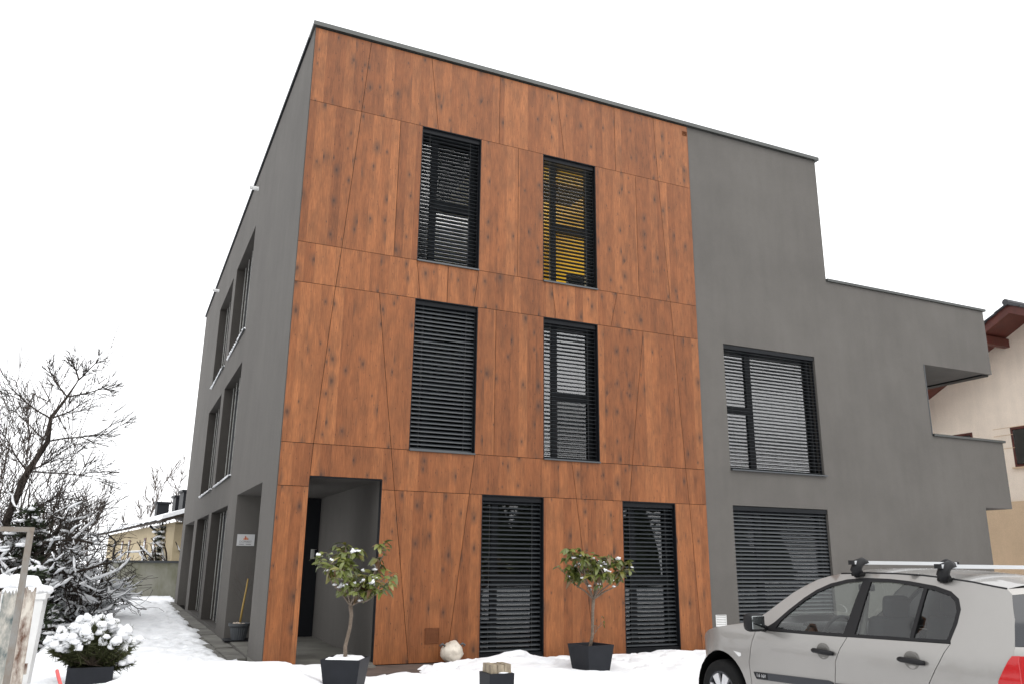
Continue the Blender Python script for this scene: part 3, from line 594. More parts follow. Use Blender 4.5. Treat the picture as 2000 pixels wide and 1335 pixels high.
for (y, w_, h_) in ((17.5, .9, 5.0), (11, 1.0, 5.0), (8.8, 1.2, 5.15), (5.6, 1.2, 5.15), (2.4, .8, 5.45)):
    c = MB(); c.box(1.6, 1.6+.7, y-w_/2, y+w_/2, 4.0, h_-.12); c.box(1.5, 2.4, y-w_/2-.1, y+w_/2+.1, h_-.119, h_); c.build('chimney', 'black_metal', rf)
for y in (5.0, 8.2, 14.5, 17.8): 
    wn_ = MB().box(-.03, .001, y, y+.75, 1.3, 2.55).build('window', 'redwood', lh); MB().box(-.045, -.031, y+.1, y+.65, 1.4, 2.45).build('pane', 'glass', wn_)
for y in (3.2, 21.5): m = MB(); m.tube([(-.6, y, 3.0), (-.1, y, 2.6), (-.1, y, -.4)], .06, 6); m.build('downpipe', 'black_metal', lh)

# ------------------------------------------------------------------ trees and shrubs
def grow(rng, p, d, length, r, depth, cfg, acc):
    """one limb: a wandering polyline that hands on to thinner limbs"""
    n = max(3, int(length/cfg['seg'])); pts = [p.copy()]; rad = [r]; d = d.normalized()
    for i in range(n):
        j = Vector((rng.gauss(0, 1), rng.gauss(0, 1), rng.gauss(0, 1)))*cfg['wob']
        d = (d+j+Vector((0, 0, cfg['up']*(1 if depth < 99 else 0)))).normalized(); p = p+d*(length/n); pts.append(p.copy()); rad.append(max(cfg['rmin'], r*(1-(1-cfg['taper'])*(i+1)/n)))
    acc.append((pts, rad, depth))
    if depth >= cfg['levels']: return
    k = cfg['kids'][min(depth, len(cfg['kids'])-1)]
    for i in range(k):
        t = rng.uniform(cfg.get('t0', .3), 1.0); ix = min(n-1, int(t*n)); q = pts[ix]; dd = (pts[ix+1]-pts[ix]).normalized()
        s_ = dd.orthogonal().normalized(); s_ = Matrix.Rotation(rng.uniform(0, 2*PI), 3, dd) @ s_
        a = math.radians(rng.uniform(*cfg['ang'])); nd = dd*math.cos(a)+s_*math.sin(a)
        grow(rng, q, nd, length*rng.uniform(*cfg['ratio']), max(cfg['rmin'], rad[ix]*cfg['rr']), depth+1, cfg, acc)
def tree_meshes(root, acc, mat, snow=None, rng=None, split=1):
    tr, br, sn = MB(), MB(), MB()
    for pts, rad, dep in acc:
        (tr if dep < split else br).tube(pts, rad, 7 if dep == 0 else (5 if rad[0] > .012 else 3), False)
        if snow and rad[0] > snow[1]:
            run, rr = [], []
            for i in range(len(pts)):
                d = (pts[min(i+1, len(pts)-1)]-pts[max(i-1, 0)]).normalized()
                ok = abs(d.z) < .82 and rng.random() < snow[0]
                if ok: run.append(pts[i]+Vector((0, 0, rad[i]*.7+snow[2]*.4))); rr.append((rad[i]*.8+snow[2])*rng.uniform(.65, 1.15))
                if (not ok or i == len(pts)-1) and run:
                    if len(run) > 1: rr[0] *= .45; rr[-1] *= .45; sn.tube(run, rr, 6)
                    run, rr = [], []
    tr.build('trunk', mat, root, True); b = br.build('crown', mat, root, True)
    if sn.v: sn.build('snow_load', 'snow', root, True)
    return b
def foliage(mb, c, r, n, size, rng, flat=.5):
    for i in range(n):
        while True:
            q = Vector((rng.uniform(-1, 1), rng.uniform(-1, 1), rng.uniform(-1, 1)))
            if q.length < 1: break
        p = Vector(c)+Vector((q.x*r[0], q.y*r[1], q.z*r[2])); a = Vector((rng.gauss(0, 1), rng.gauss(0, 1), rng.gauss(0, flat))).normalized(); b = a.orthogonal().normalized()
        b = Matrix.Rotation(rng.uniform(0, 6.28), 3, a) @ b; s_ = size*rng.uniform(.6, 1.4)
        mb.add([p, p+a*s_+b*s_*.22, p+a*s_*1.5, p+a*s_-b*s_*.22], [(0, 1, 2, 3)])
def conifer(name, label, loc, h, r, rng, group=None, dens=1.0, zlo=.1, snow=.5, leaf=.09):
    root = empty(name, loc); tag(root, label, 'tree', group)
    MB().tube([(0, 0, -.4), (0, 0, h*.5), (0, 0, h*.97)], [r*.09, r*.06, .01], 7).build('trunk', 'dark_bark', root, True)
    fo, sn = MB(), MB(); z = h*zlo
    while z < h*.97:
        k = 1-(z/h); rad = r*(k**.75)*rng.uniform(.8, 1.12)+.05; nb = int(5+rad*5)
        for i in range(nb):
            a = rng.uniform(0, 2*PI); L_ = rad*rng.uniform(.65, 1.1); droop = rng.uniform(.1, .35)
            for s_ in range(max(2, int(L_/.22))):
                t = (s_+.6)/max(2, int(L_/.22)); c = (math.cos(a)*L_*t, math.sin(a)*L_*t, z-droop*L_*t*t)
                foliage(fo, c, (.17, .17, .09), int(9*dens), leaf, rng)
                if rng.random() < snow*(.35+.65*t): blob(sn, (c[0], c[1], c[2]+.07), rng.uniform(.07, .17), rng.uniform(.07, .17), rng.uniform(.035, .08), rng, .5)
        z += .22+.12*rng.random()
    fo.build('crown', 'needle', root); 
    if sn.v: sn.build('snow_load', 'snow', root, True)
    return root
# old fruit tree, thick twisted limbs loaded with snow
rng = random.Random(11)
root = empty('fruit_tree', (-4.35, 7.6, -.6)); tag(root, 'gnarled old tree with twisted limbs thickly loaded with snow, at left edge', 'tree')
acc = []; cfg = dict(seg=.16, wob=.34, up=.05, taper=.55, rmin=.006, levels=3, kids=[15, 9, 6], ang=(35, 85), ratio=(.45, .75), rr=.55, t0=.3)
grow(rng, Vector((0, 0, 0)), Vector((-.02, 0, 1)), 2.5, .15, 0, cfg, acc)
tree_meshes(root, acc, 'dark_bark', (.86, .010, .027), rng)
root = empty('fruit_tree', (-4.75, 10.4, -.6)); tag(root, 'snow covered tangled tree right behind the gnarled old one', 'tree')
acc = []; grow(rng, Vector((0, 0, 0)), Vector((.05, 0, 1)), 2.9, .14, 0, cfg, acc); tree_meshes(root, acc, 'dark_bark', (.8, .010, .026), rng)
root = empty('fruit_tree', (-5.0, 11.6, -.6)); tag(root, 'rounded snow dusted tree between the tangled tree and the path hedge', 'tree')
acc = []; grow(rng, Vector((0, 0, 0)), Vector((-.05, 0, 1)), 2.7, .13, 0, dict(cfg, wob=.3, kids=[16, 10, 6]), acc); tree_meshes(root, acc, 'dark_bark', (.85, .007, .024), rng)
# tall bare tree, dark leaning stem
rng = random.Random(23)
root = empty('bare_tree', (-4.85, 11.0, -.6)); tag(root, 'tall bare tree with dark bent stem rising above the snowy trees', 'tree')
acc = []; cfg = dict(seg=.22, wob=.13, up=.05, taper=.4, rmin=.008, levels=4, kids=[9, 7, 6, 4], ang=(25, 60), ratio=(.42, .62), rr=.55, t0=.25)
stem = [Vector(p) for p in ((0, 0, 0), (.12, 0, 1.6), (.0, 0, 3.0), (.28, 0, 4.2), (.62, 0, 5.0), (.60, 0, 5.6), (.9, 0, 6.2), (1.1, .1, 6.7))]
acc.append((stem, [.12, .11, .095, .08, .062, .048, .032, .014], 0))
for ix, d_, l_ in ((3, (-.8, .2, .7), 1.7), (3, (.9, -.3, .6), 1.8), (4, (-.9, .3, .5), 1.6), (4, (1, .2, .35), 1.9), (5, (-1, 0, .45), 1.6), (5, (.9, .4, .5), 1.5), (6, (-.8, -.3, .8), 1.2), (6, (1, 0, .3), 1.3), (7, (.6, 0, .8), .9), (7, (-.3, .4, .9), .9), (3, (1, 0, .1), 2.0), (2, (1, .3, .4), 1.9)):
    grow(rng, stem[ix], Vector(d_), l_*.8, .024, 1, dict(cfg, levels=3, kids=[0, 11, 6], wob=.075, rmin=.007, seg=.14, ratio=(.4, .7), ang=(18, 48), up=.03), acc)
tree_meshes(root, acc, 'dark_bark')
# thin shoots at the frame edge
rng = random.Random(31)
root = empty('bare_shrub', (-4.85, 10.2, -.6)); tag(root, 'clump of tall thin bare shoots at the left edge of the picture', 'shrub')
acc = []
for i in range(11):
    grow(rng, Vector((rng.uniform(-.4, 1.0), rng.uniform(-.3, .3), 0)), Vector((rng.uniform(-.12, .16), 0, 1)), rng.uniform(4.2, 6.3), .028, 1, dict(seg=.3, wob=.05, up=.04, taper=.2, rmin=.0075, levels=3, kids=[0, 12, 5], ang=(15, 45), ratio=(.2, .36), rr=.5, t0=.35), acc)
tree_meshes(root, acc, 'twig', None, None, 2)
# long arching twigs reaching to the right over the path
rng = random.Random(37)
root = empty('bare_shrub', (-4.4, 13.5, -.6)); tag(root, 'bare shrub with long fine twigs arching right towards the path', 'shrub'); acc = []
for i in range(10):
    grow(rng, Vector((rng.uniform(-.3, .3), rng.uniform(-.3, .3), 0)), Vector((rng.uniform(-.1, .45), rng.uniform(-.2, .2), 1)), rng.uniform(2.6, 4.0), .026, 1, dict(seg=.25, wob=.09, up=-.01, taper=.25, rmin=.007, levels=3, kids=[0, 11, 5], ang=(20, 60), ratio=(.28, .5), rr=.5, t0=.3), acc)
tree_meshes(root, acc, 'twig', (.5, .012, .012), rng, 2)
# dark evergreens
rng = random.Random(41)
conifer('conifer', 'dark evergreen dusted with snow behind the gnarled tree', (-4.15, 9.0, -.7), 3.5, 1.35, rng, None, 1.7, .05, .55)
conifer('conifer', 'dark evergreen low at left beside the white bin', (-3.62, 6.2, -.7), 2.1, .85, rng, None, 1.9, .05, .25)
conifer('conifer', 'snowy evergreen shrub left of the concrete wall', (-3.6, 17.5, -.6), 2.9, .9, rng, None, 1.3, .06, .8)
conifer('conifer', 'slim snowy evergreen in front of the cream house', (-.75, 29.5, -.4), 3.9, .95, rng, None, 1.3, .1, .8)
conifer('conifer', 'broad snowy evergreen left of the cream house', (-4.4, 27, -.5), 3.6, 1.2, rng, None, 1.1, .08, .9)
# brown hedge
root = empty('hedge', (-3.75, 15.5, -.55)); tag(root, 'low brown leafless hedge with snow at the path edge', 'hedge'); acc = []
for i in range(46): grow(rng, Vector((rng.uniform(-.8, .45), rng.uniform(-1.6, 1.6), 0)), Vector((rng.uniform(-.3, .3), rng.uniform(-.3, .3), 1)), rng.uniform(.8, 1.35), .010, 1, dict(seg=.15, wob=.14, up=.02, taper=.3, rmin=.004, levels=2, kids=[0, 9], ang=(25, 70), ratio=(.3, .5), rr=.6, t0=.2), acc)
c = tree_meshes(root, acc, 'twig', (.35, .008, .012), rng, 2); fo = MB()
foliage(fo, (-.1, 0, .55), (.75, 1.7, .5), 1500, .035, rng); fo.build('dry_leaves', 'brown_leaf', root)
# pruned tree with snowy limbs by the cream house
rng = random.Random(52); root = empty('pruned_tree', (-.3, 28.0, -.4)); tag(root, 'pruned bare tree with snow on its splayed limbs behind the concrete wall', 'tree'); acc = []
for i in range(11):
    a = i*2*PI/11+rng.uniform(-.2, .2); grow(rng, Vector((0, 0, .7)), Vector((math.cos(a)*.9, math.sin(a)*.5, .75)), rng.uniform(1.7, 2.5), .055, 1, dict(seg=.22, wob=.13, up=.05, taper=.6, rmin=.02, levels=2, kids=[0, 3], ang=(20, 50), ratio=(.25, .45), rr=.7, t0=.4), acc)
acc.append(([Vector((0, 0, 0)), Vector((0, 0, .75))], [.13, .11], 0)); tree_meshes(root, acc, 'dark_bark', (.9, .01, .035), rng)
# faint far trees
for k, (x, y, h_) in enumerate(((-9.5, 70, 9), (-5.5, 78, 10), (-1.2, 74, 11.5), (2.2, 80, 12.5))):
    rng = random.Random(60+k); root = empty('bare_tree', (x, y, -.5)); tag(root, ['thin bare tree in the far distance, leftmost of the far row', 'thin bare tree far behind the cream house roof, second from left', 'thin bare tree rising above the dark chimneys', 'thin bare tree far back against the edge of the grey office block'][k], 'tree', 'bare trees far behind the house'); acc = []
    grow(rng, Vector((0, 0, 0)), Vector((0, 0, 1)), h_*.8, .10, 0, dict(seg=.7, wob=.06, up=.06, taper=.25, rmin=.022, levels=2, kids=[20, 8], ang=(20, 45), ratio=(.25, .42), rr=.45, t0=.3), acc); tree_meshes(root, acc, 'twig')
# wood behind the viewer, seen only as reflections in the panes
rng = random.Random(71); m = MB()
for i in range(26):
    x = -30+i*3.1+rng.uniform(-1, 1); y = -36+rng.uniform(-4, 4); h_ = rng.uniform(3.5, 7.5)
    m.lathe([(1.7, .2), (1.5, h_*.35), (.8, h_*.7), (.02, h_)], 9, 'z', (x, y, 0))
    for k in range(9):
        z = h_*(.2+.8*k/9); foliage(m, (x, y, z), (1.8*(1-z/h_)+.3,)*2+(.45,), 42, .42, rng)
for i in range(16):
    x = -24+rng.uniform(-2, 2); y = -34+i*3.0+rng.uniform(-1, 1); h_ = rng.uniform(3, 6.5)
    m.lathe([(1.7, .2), (1.5, h_*.35), (.8, h_*.7), (.02, h_)], 9, 'z', (x, y, 0))
    for k in range(9):
        z = h_*(.1+.9*k/9); foliage(m, (x, y, z), (1.8*(1-z/h_)+.3,)*2+(.45,), 36, .42, rng)
tag(m.build('tree_line', 'needle'), 'dark row of trees mirrored in the ground floor panes', 'trees', None, 'stuff')

# mugo pine under snow, in a dark trough
rng = random.Random(81); root = empty('dwarf_pine', (-2.22, -.9, -.02)); root.scale = (1.1, 1.1, 1.1); tag(root, 'small dwarf pine smothered in snow at lower left', 'shrub')
fo, sn, br = MB(), MB(), MB()
for i in range(70):
    a = rng.uniform(0, 2*PI); el = rng.uniform(-.45, 1.5); R0 = rng.uniform(.30, .46); tip = Vector((math.cos(a)*math.cos(el)*R0*1.05, math.sin(a)*math.cos(el)*R0*.85, .34+math.sin(el)*R0*.78))
    br.tube([(0, 0, .2), tuple(tip*.55+Vector((0, 0, .06))), tuple(tip)], [.008, .007, .005], 4)
    d = (tip-Vector((0, 0, .22))).normalized(); d = (d+Vector((0, 0, .35))).normalized()
    for k in range(120):
        b = tip-d*rng.uniform(-.02, .26); nd = (d*.75+Vector((rng.gauss(0, .55), rng.gauss(0, .55), rng.gauss(0, .5)))).normalized(); s_ = nd.orthogonal().normalized()*.0075; e = b+nd*rng.uniform(.06, .12)
        fo.add([b-s_, b+s_, e], [(0, 1, 2)])
    if rng.random() < (.85 if el > .2 else .35):
        q = rng.uniform(.8, 1.25)
        for k in range(3): blob(sn, tuple(tip-d*(-.02+.045*k)+Vector((rng.uniform(-.02, .02), rng.uniform(-.02, .02), .03))), .052*q*rng.uniform(.8, 1.2), .05*q, .05*q*rng.uniform(.8, 1.2), rng, .6)
MT['pine_needle'] = plain('pine_needles', (.05, .056, .022), .6, 0, .3, .3, 8)
br.build('branches', 'bark', root); fo.build('needles', 'pine_needle', root); sn.build('snow_load', 'snow', root, True)
tr = empty('plant_trough', (-2.22, -.95, -.30)); tag(tr, 'dark trough holding the snowy dwarf pine', 'planter')
m = MB(); m.box(-.26, .26, -.26, -.235, 0, .5); m.box(-.26, .26, .235, .26, 0, .5); m.box(-.26, -.235, -.235, .235, 0, .5); m.box(.235, .26, -.235, .235, 0, .5); m.build('shell', 'anthracite_pot', tr); MB().box(-.234, .234, -.234, .234, 0, .46).build('soil', 'soil', tr)

# ------------------------------------------------------------------ potted standard trees by the front
leafm = []
def leaf_mesh(l, w_, curl, mat):
    v, f = [], []; n = 5
    for i in range(n+1):
        t = i/n; ww = w_*math.sin(PI*min(1, t*.93+.05))**.75*.5; y = l*t; z = -curl*t*t*l
        v += [(-ww, y, z+ww*.22), (0, y, z), (ww, y, z+ww*.22)]
    for i in range(n):
        b = i*3; f += [(b, b+1, b+4, b+3), (b+1, b+2, b+5, b+4)]
    me = bpy.data.meshes.new('leaf'); me.from_pydata(v, [], f); me.materials.append(mat); me.polygons.foreach_set('use_smooth', [True]*len(f)); return me
def leaf_mat(name, c, c2):
    m_, n_, b_ = new_mat(name); oi = n_.nodes.new('ShaderNodeObjectInfo'); r_ = ramp(n_, [(0, c), (1, c2)]); n_.links.new(oi.outputs['Random'], r_.inputs[0]); n_.links.new(r_.outputs[0], b_.inputs['Base Color'])
    b_.inputs['Roughness'].default_value = .42; b_.inputs['Transmission Weight'].default_value = 0; return m_
LM = [leaf_mat('leaf_green', (.058, .075, .012), (.125, .145, .030)), leaf_mat('leaf_olive', (.12, .115, .022), (.19, .175, .045)), leaf_mat('leaf_bronze', (.10, .05, .022), (.13, .085, .03))]
for k in range(6): leafm.append(leaf_mesh(.105+.012*(k % 3), .056+.006*(k % 2), .25+.12*k, LM[(0, 0, 1, 0, 0, 2)[k]]))
def potted(loc, rz, label, seed, trunk, crown_c, crown_r, lean, snow_in_pot, extra=None):
    rng = random.Random(seed)
    pot = empty('planter', loc, rz); tag(pot, label[1], 'planter', 'square anthracite planters by the front')
    H = .48; a1, a0 = .245, .178; t = .022; s = MB()
    for k in range(4):                                # four tapered sides with a rim thickness
        ca, sa = math.cos(k*PI/2), math.sin(k*PI/2)
        q = [(-a0, -a0, 0), (a0, -a0, 0), (a1, -a1, H), (-a1, -a1, H), (-a0+t, -a0+t, 0), (a0-t, -a0+t, 0), (a1-t, -a1+t, H), (-a1+t, -a1+t, H)]
        s.add([(x*ca-y*sa, x*sa+y*ca, z) for x, y, z in q], [(0, 1, 2, 3), (7, 6, 5, 4), (3, 2, 6, 7)])
    s.build('shell', 'anthracite_pot', pot); MB().add([(-.2, -.2, H-.05), (.2, -.2, H-.05), (.2, .2, H-.05), (-.2, .2, H-.05)], [(0, 1, 2, 3)]).build('soil', 'soil', pot)
    if snow_in_pot:
        sn = MB(); n = 15; vv = []
        for j in range(n):
            for i in range(n):
                x, y = -.222+.444*i/(n-1), -.222+.444*j/(n-1); e = min(1, min(.222-abs(x), .222-abs(y))/.05); vv.append((x, y, H-.04+.055*e+.02*noise.noise(Vector((x*9, y*9, seed)))))
        sn.add(vv, [(j*n+i, j*n+i+1, (j+1)*n+i+1, (j+1)*n+i) for j in range(n-1) for i in range(n-1)]); sn.build('snow_load', 'snow', pot, True)
    else:
        sn = MB(); blob(sn, (-.1, -.14, H-.045), .10, .05, .03, rng); sn.build('snow_load', 'snow', pot, True)
    tree = empty('potted_tree', (loc[0], loc[1], loc[2]+H-.05)); tag(tree, label[0], 'tree', 'standard trees in planters by the front')
    top = Vector(trunk[-1]); MB().tube(trunk, [.028, .024, .022, .023, .026][:len(trunk)], 8).build('trunk', 'bark', tree, True)
    acc = []; spr = []
    if extra: grow(rng, Vector(trunk[1]), Vector((.5, -.2, .9)), .28, .006, 1, dict(seg=.06, wob=.15, up=.05, taper=.5, rmin=.003, levels=2, kids=[0, 4], ang=(30, 60), ratio=(.3, .5), rr=.6), spr)
    C = Vector(crown_c); tips = []
    nmain = 11
    for i in range(nmain):
        a = 2*PI*i/nmain+rng.uniform(-.25, .25); e = rng.uniform(-.35, 1.25)
        tgt = C+Vector((math.cos(a)*math.cos(e)*crown_r[0], math.sin(a)*math.cos(e)*crown_r[1], math.sin(e)*crown_r[2]))*rng.uniform(.85, 1.1)
        mid = top.lerp(tgt, .5)+Vector((rng.uniform(-.03, .03), rng.uniform(-.03, .03), -.04)); pts = [top, top.lerp(mid, .5)+Vector((0, 0, .02)), mid, mid.lerp(tgt, .55)+Vector((0, 0, .015)), tgt]
        acc.append((pts, [.013, .011, .009, .007, .005], 1)); tips.append((tgt, (tgt-mid).normalized()))
        for k in range(8):
            t_ = rng.uniform(.3, 1); b = mid.lerp(tgt, t_*1.0-.15); q = C+Vector((rng.gauss(0, .62)*crown_r[0], rng.gauss(0, .62)*crown_r[1], rng.uniform(-.8, 1.0)*crown_r[2])); dd = (q-b); dd = dd.normalized()*min(dd.length, rng.uniform(.12, .26))+Vector((0, 0, .05)); e_ = b+dd
            acc.append(([b, b.lerp(e_, .5)+Vector((0, 0, .012)), e_], [.0055, .0045, .0035], 2)); tips.append((e_, dd.normalized()))
    br = MB()
    for pts, rad, dep in acc: br.tube(pts, rad, 5 if dep < 2 else 4, False)
    brs = br.build('branches', 'bark', tree, True)
    if spr:
        sb = MB(); [sb.tube(p_, r_, 4, False) for p_, r_, _ in spr]; so2 = sb.build('sprout', 'bark', tree, True)
        for p_, r_, _ in spr:
            o = bpy.data.objects.new('leaf', leafm[2]); col.objects.link(o); o.parent = so2; o.location = p_[-1]; o.scale = (.5, .5, .5); o.rotation_euler = (rng.uniform(-1, .3), 0, rng.uniform(0, 6.28))
    nl = 0; sn = MB(); small = MB(); rng.shuffle(tips)
    for ti, (p, d) in enumerate(tips):
        low = (p.z-C.z)/crown_r[2]
        m_ = rng.choice((3, 4, 5, 5)) if low > -.3 else rng.choice((2, 3, 4))
        if (p-C).xy.length < .16 and low < .3: m_ = rng.choice((0, 0, 1))
        for k in range(m_):
            if nl >= 298: break
            a = 2*PI*k/max(1, m_)+rng.uniform(-.5, .5); out_ = Vector((math.cos(a), math.sin(a), 0)); ld = (d*.45+out_*.8+Vector((0, 0, rng.uniform(-.75, .12)))).normalized()
            o = bpy.data.objects.new('leaf', leafm[rng.choice((0, 1, 2, 3, 4, 0, 1, 2, 3, 4, 5))]); col.objects.link(o); o.parent = brs; o.location = p-d*rng.uniform(0, .05)
            q = ld.to_track_quat('Y', 'Z'); o.rotation_mode = 'QUATERNION'; o.rotation_quaternion = q @ Euler((0, rng.uniform(-.7, .7), 0)).to_quaternion(); s_ = rng.uniform(.8, 1.25); o.scale = (s_, s_, s_); nl += 1
        for k in range(4 if low > -.5 else 3):          # the smaller leaves, past counting
            if (p-C).xy.length < .12 and low < .2: break
            a = rng.uniform(0, 6.28); ld = (d*.4+Vector((math.cos(a), math.sin(a), rng.uniform(-.9, .25)))).normalized(); R3 = (ld.to_track_quat('Y', 'Z') @ Euler((0, rng.uniform(-.9, .9), 0)).to_quaternion()).to_matrix(); s_ = rng.uniform(.55, .9); base_ = p-d*rng.uniform(-.01, .10)
            lf = leafm[rng.choice((0, 1, 3))]; small.add([base_+R3 @ (v.co*s_) for v in lf.vertices], [tuple(q_.vertices) for q_ in lf.polygons])
        if ti % 5 == 0 and low > -.3:
            q = rng.choice((.5, .6, .7, 1.15))
            for k in range(4): blob(sn, tuple(p+Vector((rng.uniform(-.035, .035)*q, rng.uniform(-.03, .03)*q, .018+rng.uniform(-.015, .012)*q))), rng.uniform(.016, .034)*q, rng.uniform(.016, .03)*q, rng.uniform(.014, .028)*q, rng, .9)
    sl_ = small.build('small_leaves', LM[0], tree, True); sl_['kind'] = 'stuff'
    for pts, rad, dep in [q for q in acc if len(q[0]) == 5 and q[2] == 1]:
        for k in (1, 2):
            if rng.random() < .45: b = pts[k].lerp(pts[k+1], rng.random()); blob(sn, tuple(b+Vector((0, 0, .014))), .03, .022, .018, rng, .7)
    sn.build('snow_load', 'snow', tree, True)
potted((.62, -2.55, -.13), math.radians(-29), ('small potted tree with drooping olive leaves in front of the porch', 'square dark planter filled with snow in front of the porch'), 5,
       [(0, 0, -.02), (-.015, 0, .18), (.03, 0, .4), (.04, 0, .55), (.02, 0, .66)], (.03, 0, 1.0), (.60, .46, .44), 0, True)
potted((4.42, -1.95, -.13), math.radians(10), ('small potted tree with leafy crown before the larch panels beside the car', 'square dark planter standing in snow before the larch panels'), 9,
       [(-.02, 0, -.02), (.03, 0, .16), (.04, 0, .35), (.045, 0, .52), (.06, 0, .68)], (.03, 0, 1.10), (.62, .48, .36), 0, False, True)

# ribbed pot with a stake in the porch
pt = empty('ribbed_pot', (.15, 4.25, -.012)); tag(pt, 'grey ribbed pot with a bare sapling at the porch side', 'pot')
m = MB(); n = 48; prof = [(.12, 0), (.135, .02), (.175, .24), (.19, .27), (.205, .275), (.21, .325), (.19, .325), (.18, .27)]
m.lathe(prof, n); 
for i in range(n):
    for r in range(3): 
        ix = r*n+i
        if i % 2: x, y, z = m.v[ix]; m.v[ix] = (x*.95, y*.95, z)
MT['grey_pot'] = plain('grey_pot', (.055, .06, .066), .5); m.build('shell', 'grey_pot', pt); MB().lathe([(.001, .29), (.185, .285)], 20).build('soil', 'soil', pt)
r_ = random.Random(3); m = MB()
for i in range(9): a = r_.uniform(0, 6.28); blob(m, (math.cos(a)*.11, math.sin(a)*.11, .30), .05, .04, .035, r_, .6)
MT['pebble'] = plain('pebble', (.42, .36, .30), .8, 0, .3, .3, 12); m.build('stones', 'pebble', pt, True)
sp = empty('sapling', (.15, 4.25, .28)); tag(sp, 'bare yellowish sapling stem standing in the ribbed pot', 'plant')
MT['ystem'] = plain('yellow_stem', (.32, .21, .055), .6); MB().tube([(0, 0, 0), (.03, 0, .35), (.06, 0, .62), (.08, 0, .86)], [.022, .02, .018, .015], 7).build('stem', 'ystem', sp, True); acc = []
for i in range(7): grow(r_, Vector((.03, 0, .35+.07*i)), Vector((r_.uniform(-1, .8), r_.uniform(-.4, .4), 1)), .42, .0035, 1, dict(seg=.08, wob=.08, up=.05, taper=.3, rmin=.0015, levels=2, kids=[0, 3], ang=(20, 40), ratio=(.4, .6), rr=.6), acc)
m = MB(); [m.tube(p_, q_, 3, False) for p_, q_, _ in acc]; m.build('twigs', 'twig', sp)
MB().box(-.12, .5, 4.05, 4.62, -.0115, .012).build('boot_mat', 'black_metal', bld)

# ------------------------------------------------------------------ bag, bollard
bag = empty('rubbish_bag', (2.86, -.28, -.03)); tag(bag, 'tied white plastic bag slumped against the larch panels', 'bag')
r_ = random.Random(9); bm = bmesh.new(); bmesh.ops.create_icosphere(bm, subdivisions=4, radius=1)
for v in bm.verts:
    c = v.co; k = 1+.10*noise.noise(c*2.1+Vector((5, 1, 2)))+.07*noise.noise(c*5+Vector((1, 7, 2)))+.05*abs(noise.noise(c*9)); z = c.z
    w_ = .185*(1-.35*max(0, z)**2)*(1 if z > -.3 else (1-(-.3-z)*.35)); v.co = Vector((c.x*w_*k, c.y*.15*k, .155+max(-.155, z*.165*k)))
    if z > .8: v.co.z += .02*math.sin(c.x*16)
me = bpy.data.meshes.new('body'); bm.to_mesh(me); bm.free(); me.polygons.foreach_set('use_smooth', [True]*len(me.polygons)); o = bpy.data.objects.new('body', me); col.objects.link(o); o.parent = bag
MT['bag'] = plain('white_bag', (.50, .45, .38), .5, 0, .5, .22, 9, .5); me.materials.append(MT['bag'])
for s_ in (-1, 1): m = MB(); m.tube([(s_*.12, 0, .25), (s_*.17, -.02, .285), (s_*.21, -.02, .262), (s_*.185, -.01, .235)], [.014, .018, .016, .01], 6); m.build('handle', 'grey_pot', bag, True)
bo = empty('garden_bollard', (2.30, -3.35, -.12)); tag(bo, 'short black bollard with weathered wooden cap in the snow', 'bollard')
m = MB(); m.frustum(0, 0, 0, .33, .155, .163); m.build('base', 'anthracite_pot', bo)
MT['old_wood'] = stained('weathered_wood', (.33, .28, .20), (.14, .11, .075), 9); m = MB()
for i in range(3): m.frustum(-.09+.09*i, 0, .331, .43-.006*(i % 2), .043, .041); m.v = [(x, y*3.1 if k >= len(m.v)-8 else y, z) for k, (x, y, z) in enumerate(m.v)]
m.build('cap', 'old_wood', bo); sn = MB(); blob(sn, (.03, -.06, .335), .1, .1, .02, r_); sn.build('snow_load', 'snow', bo, True)

# ------------------------------------------------------------------ junk at the lower left
pole = empty('rusty_post', (-2.73, -5.0, -.6)); tag(pole, 'rusty grey steel post with a short arm at the left edge', 'post')
MB().box(-.024, .024, -.024, .024, 0, 2.31).build('shaft', 'rusty', pole); MB().box(-.24, .026, -.026, .026, 2.311, 2.35).build('arm', 'rusty', pole)
fe = empty('board_fence', (-2.76, -4.3, -.6)); tag(fe, 'old fence of peeling painted boards capped with snow at lower left', 'fence')
r_ = random.Random(12)
for i in range(7):
    x = .02-.135*i; z1 = 1.83+r_.uniform(-.04, .05); m = MB(); n = 10
    q = [(x-.06, 0), (x+.06, 0)]+[(x+.06-.12*k/n, z1+r_.uniform(-.035, .03)) for k in range(n+1)]; m.prism(q, 0, .025); m.build('board', ('peel', 'peel2')[i % 3 == 1], fe)
MB().box(-1.0, .1, .026, .07, 1.1, 1.19).build('rail', 'peel', fe); sn = MB()
for i in range(9): blob(sn, (.02-.11*i, .02, 1.88), .10, .10, .06+.02*r_.random(), r_, .4)
sn.build('snow_load', 'snow', fe, True)
bn = empty('white_bin', (-2.86, -2.2, -.6)); tag(bn, 'white plastic bin topped with snow behind the peeling fence', 'bin')
m = MB(); m.frustum(-.16, 0, .0, 1.66, .20, .27); m.build('body', 'white_plastic', bn); m = MB(); m.frustum(-.16, 0, 1.661, 1.72, .29, .29); m.build('lid', 'white_plastic', bn)
sn = MB(); [blob(sn, (-.16+r_.uniform(-.17, .17), r_.uniform(-.17, .17), 1.74), .17, .17, .08, r_, .4) for i in range(7)]; sn.build('snow_load', 'snow', bn, True)
bx_ = empty('snowy_board', (-2.75, -3.1, -.6)); tag(bx_, 'low flat board covered with snow under the red hose', 'board'); MB().box(-.5, .42, -.6, .6, .0, .72).build('panel', 'white_plastic', bx_)
sn = MB(); n = 16; vv = [(-.52+.96*i/15, -.62+1.24*j/15, .722+.07*min(1, min(i, 15-i, j, 15-j)/1.5)+.012*noise.noise(Vector((i*.5, j*.5, 2)))) for j in range(n) for i in range(n)]
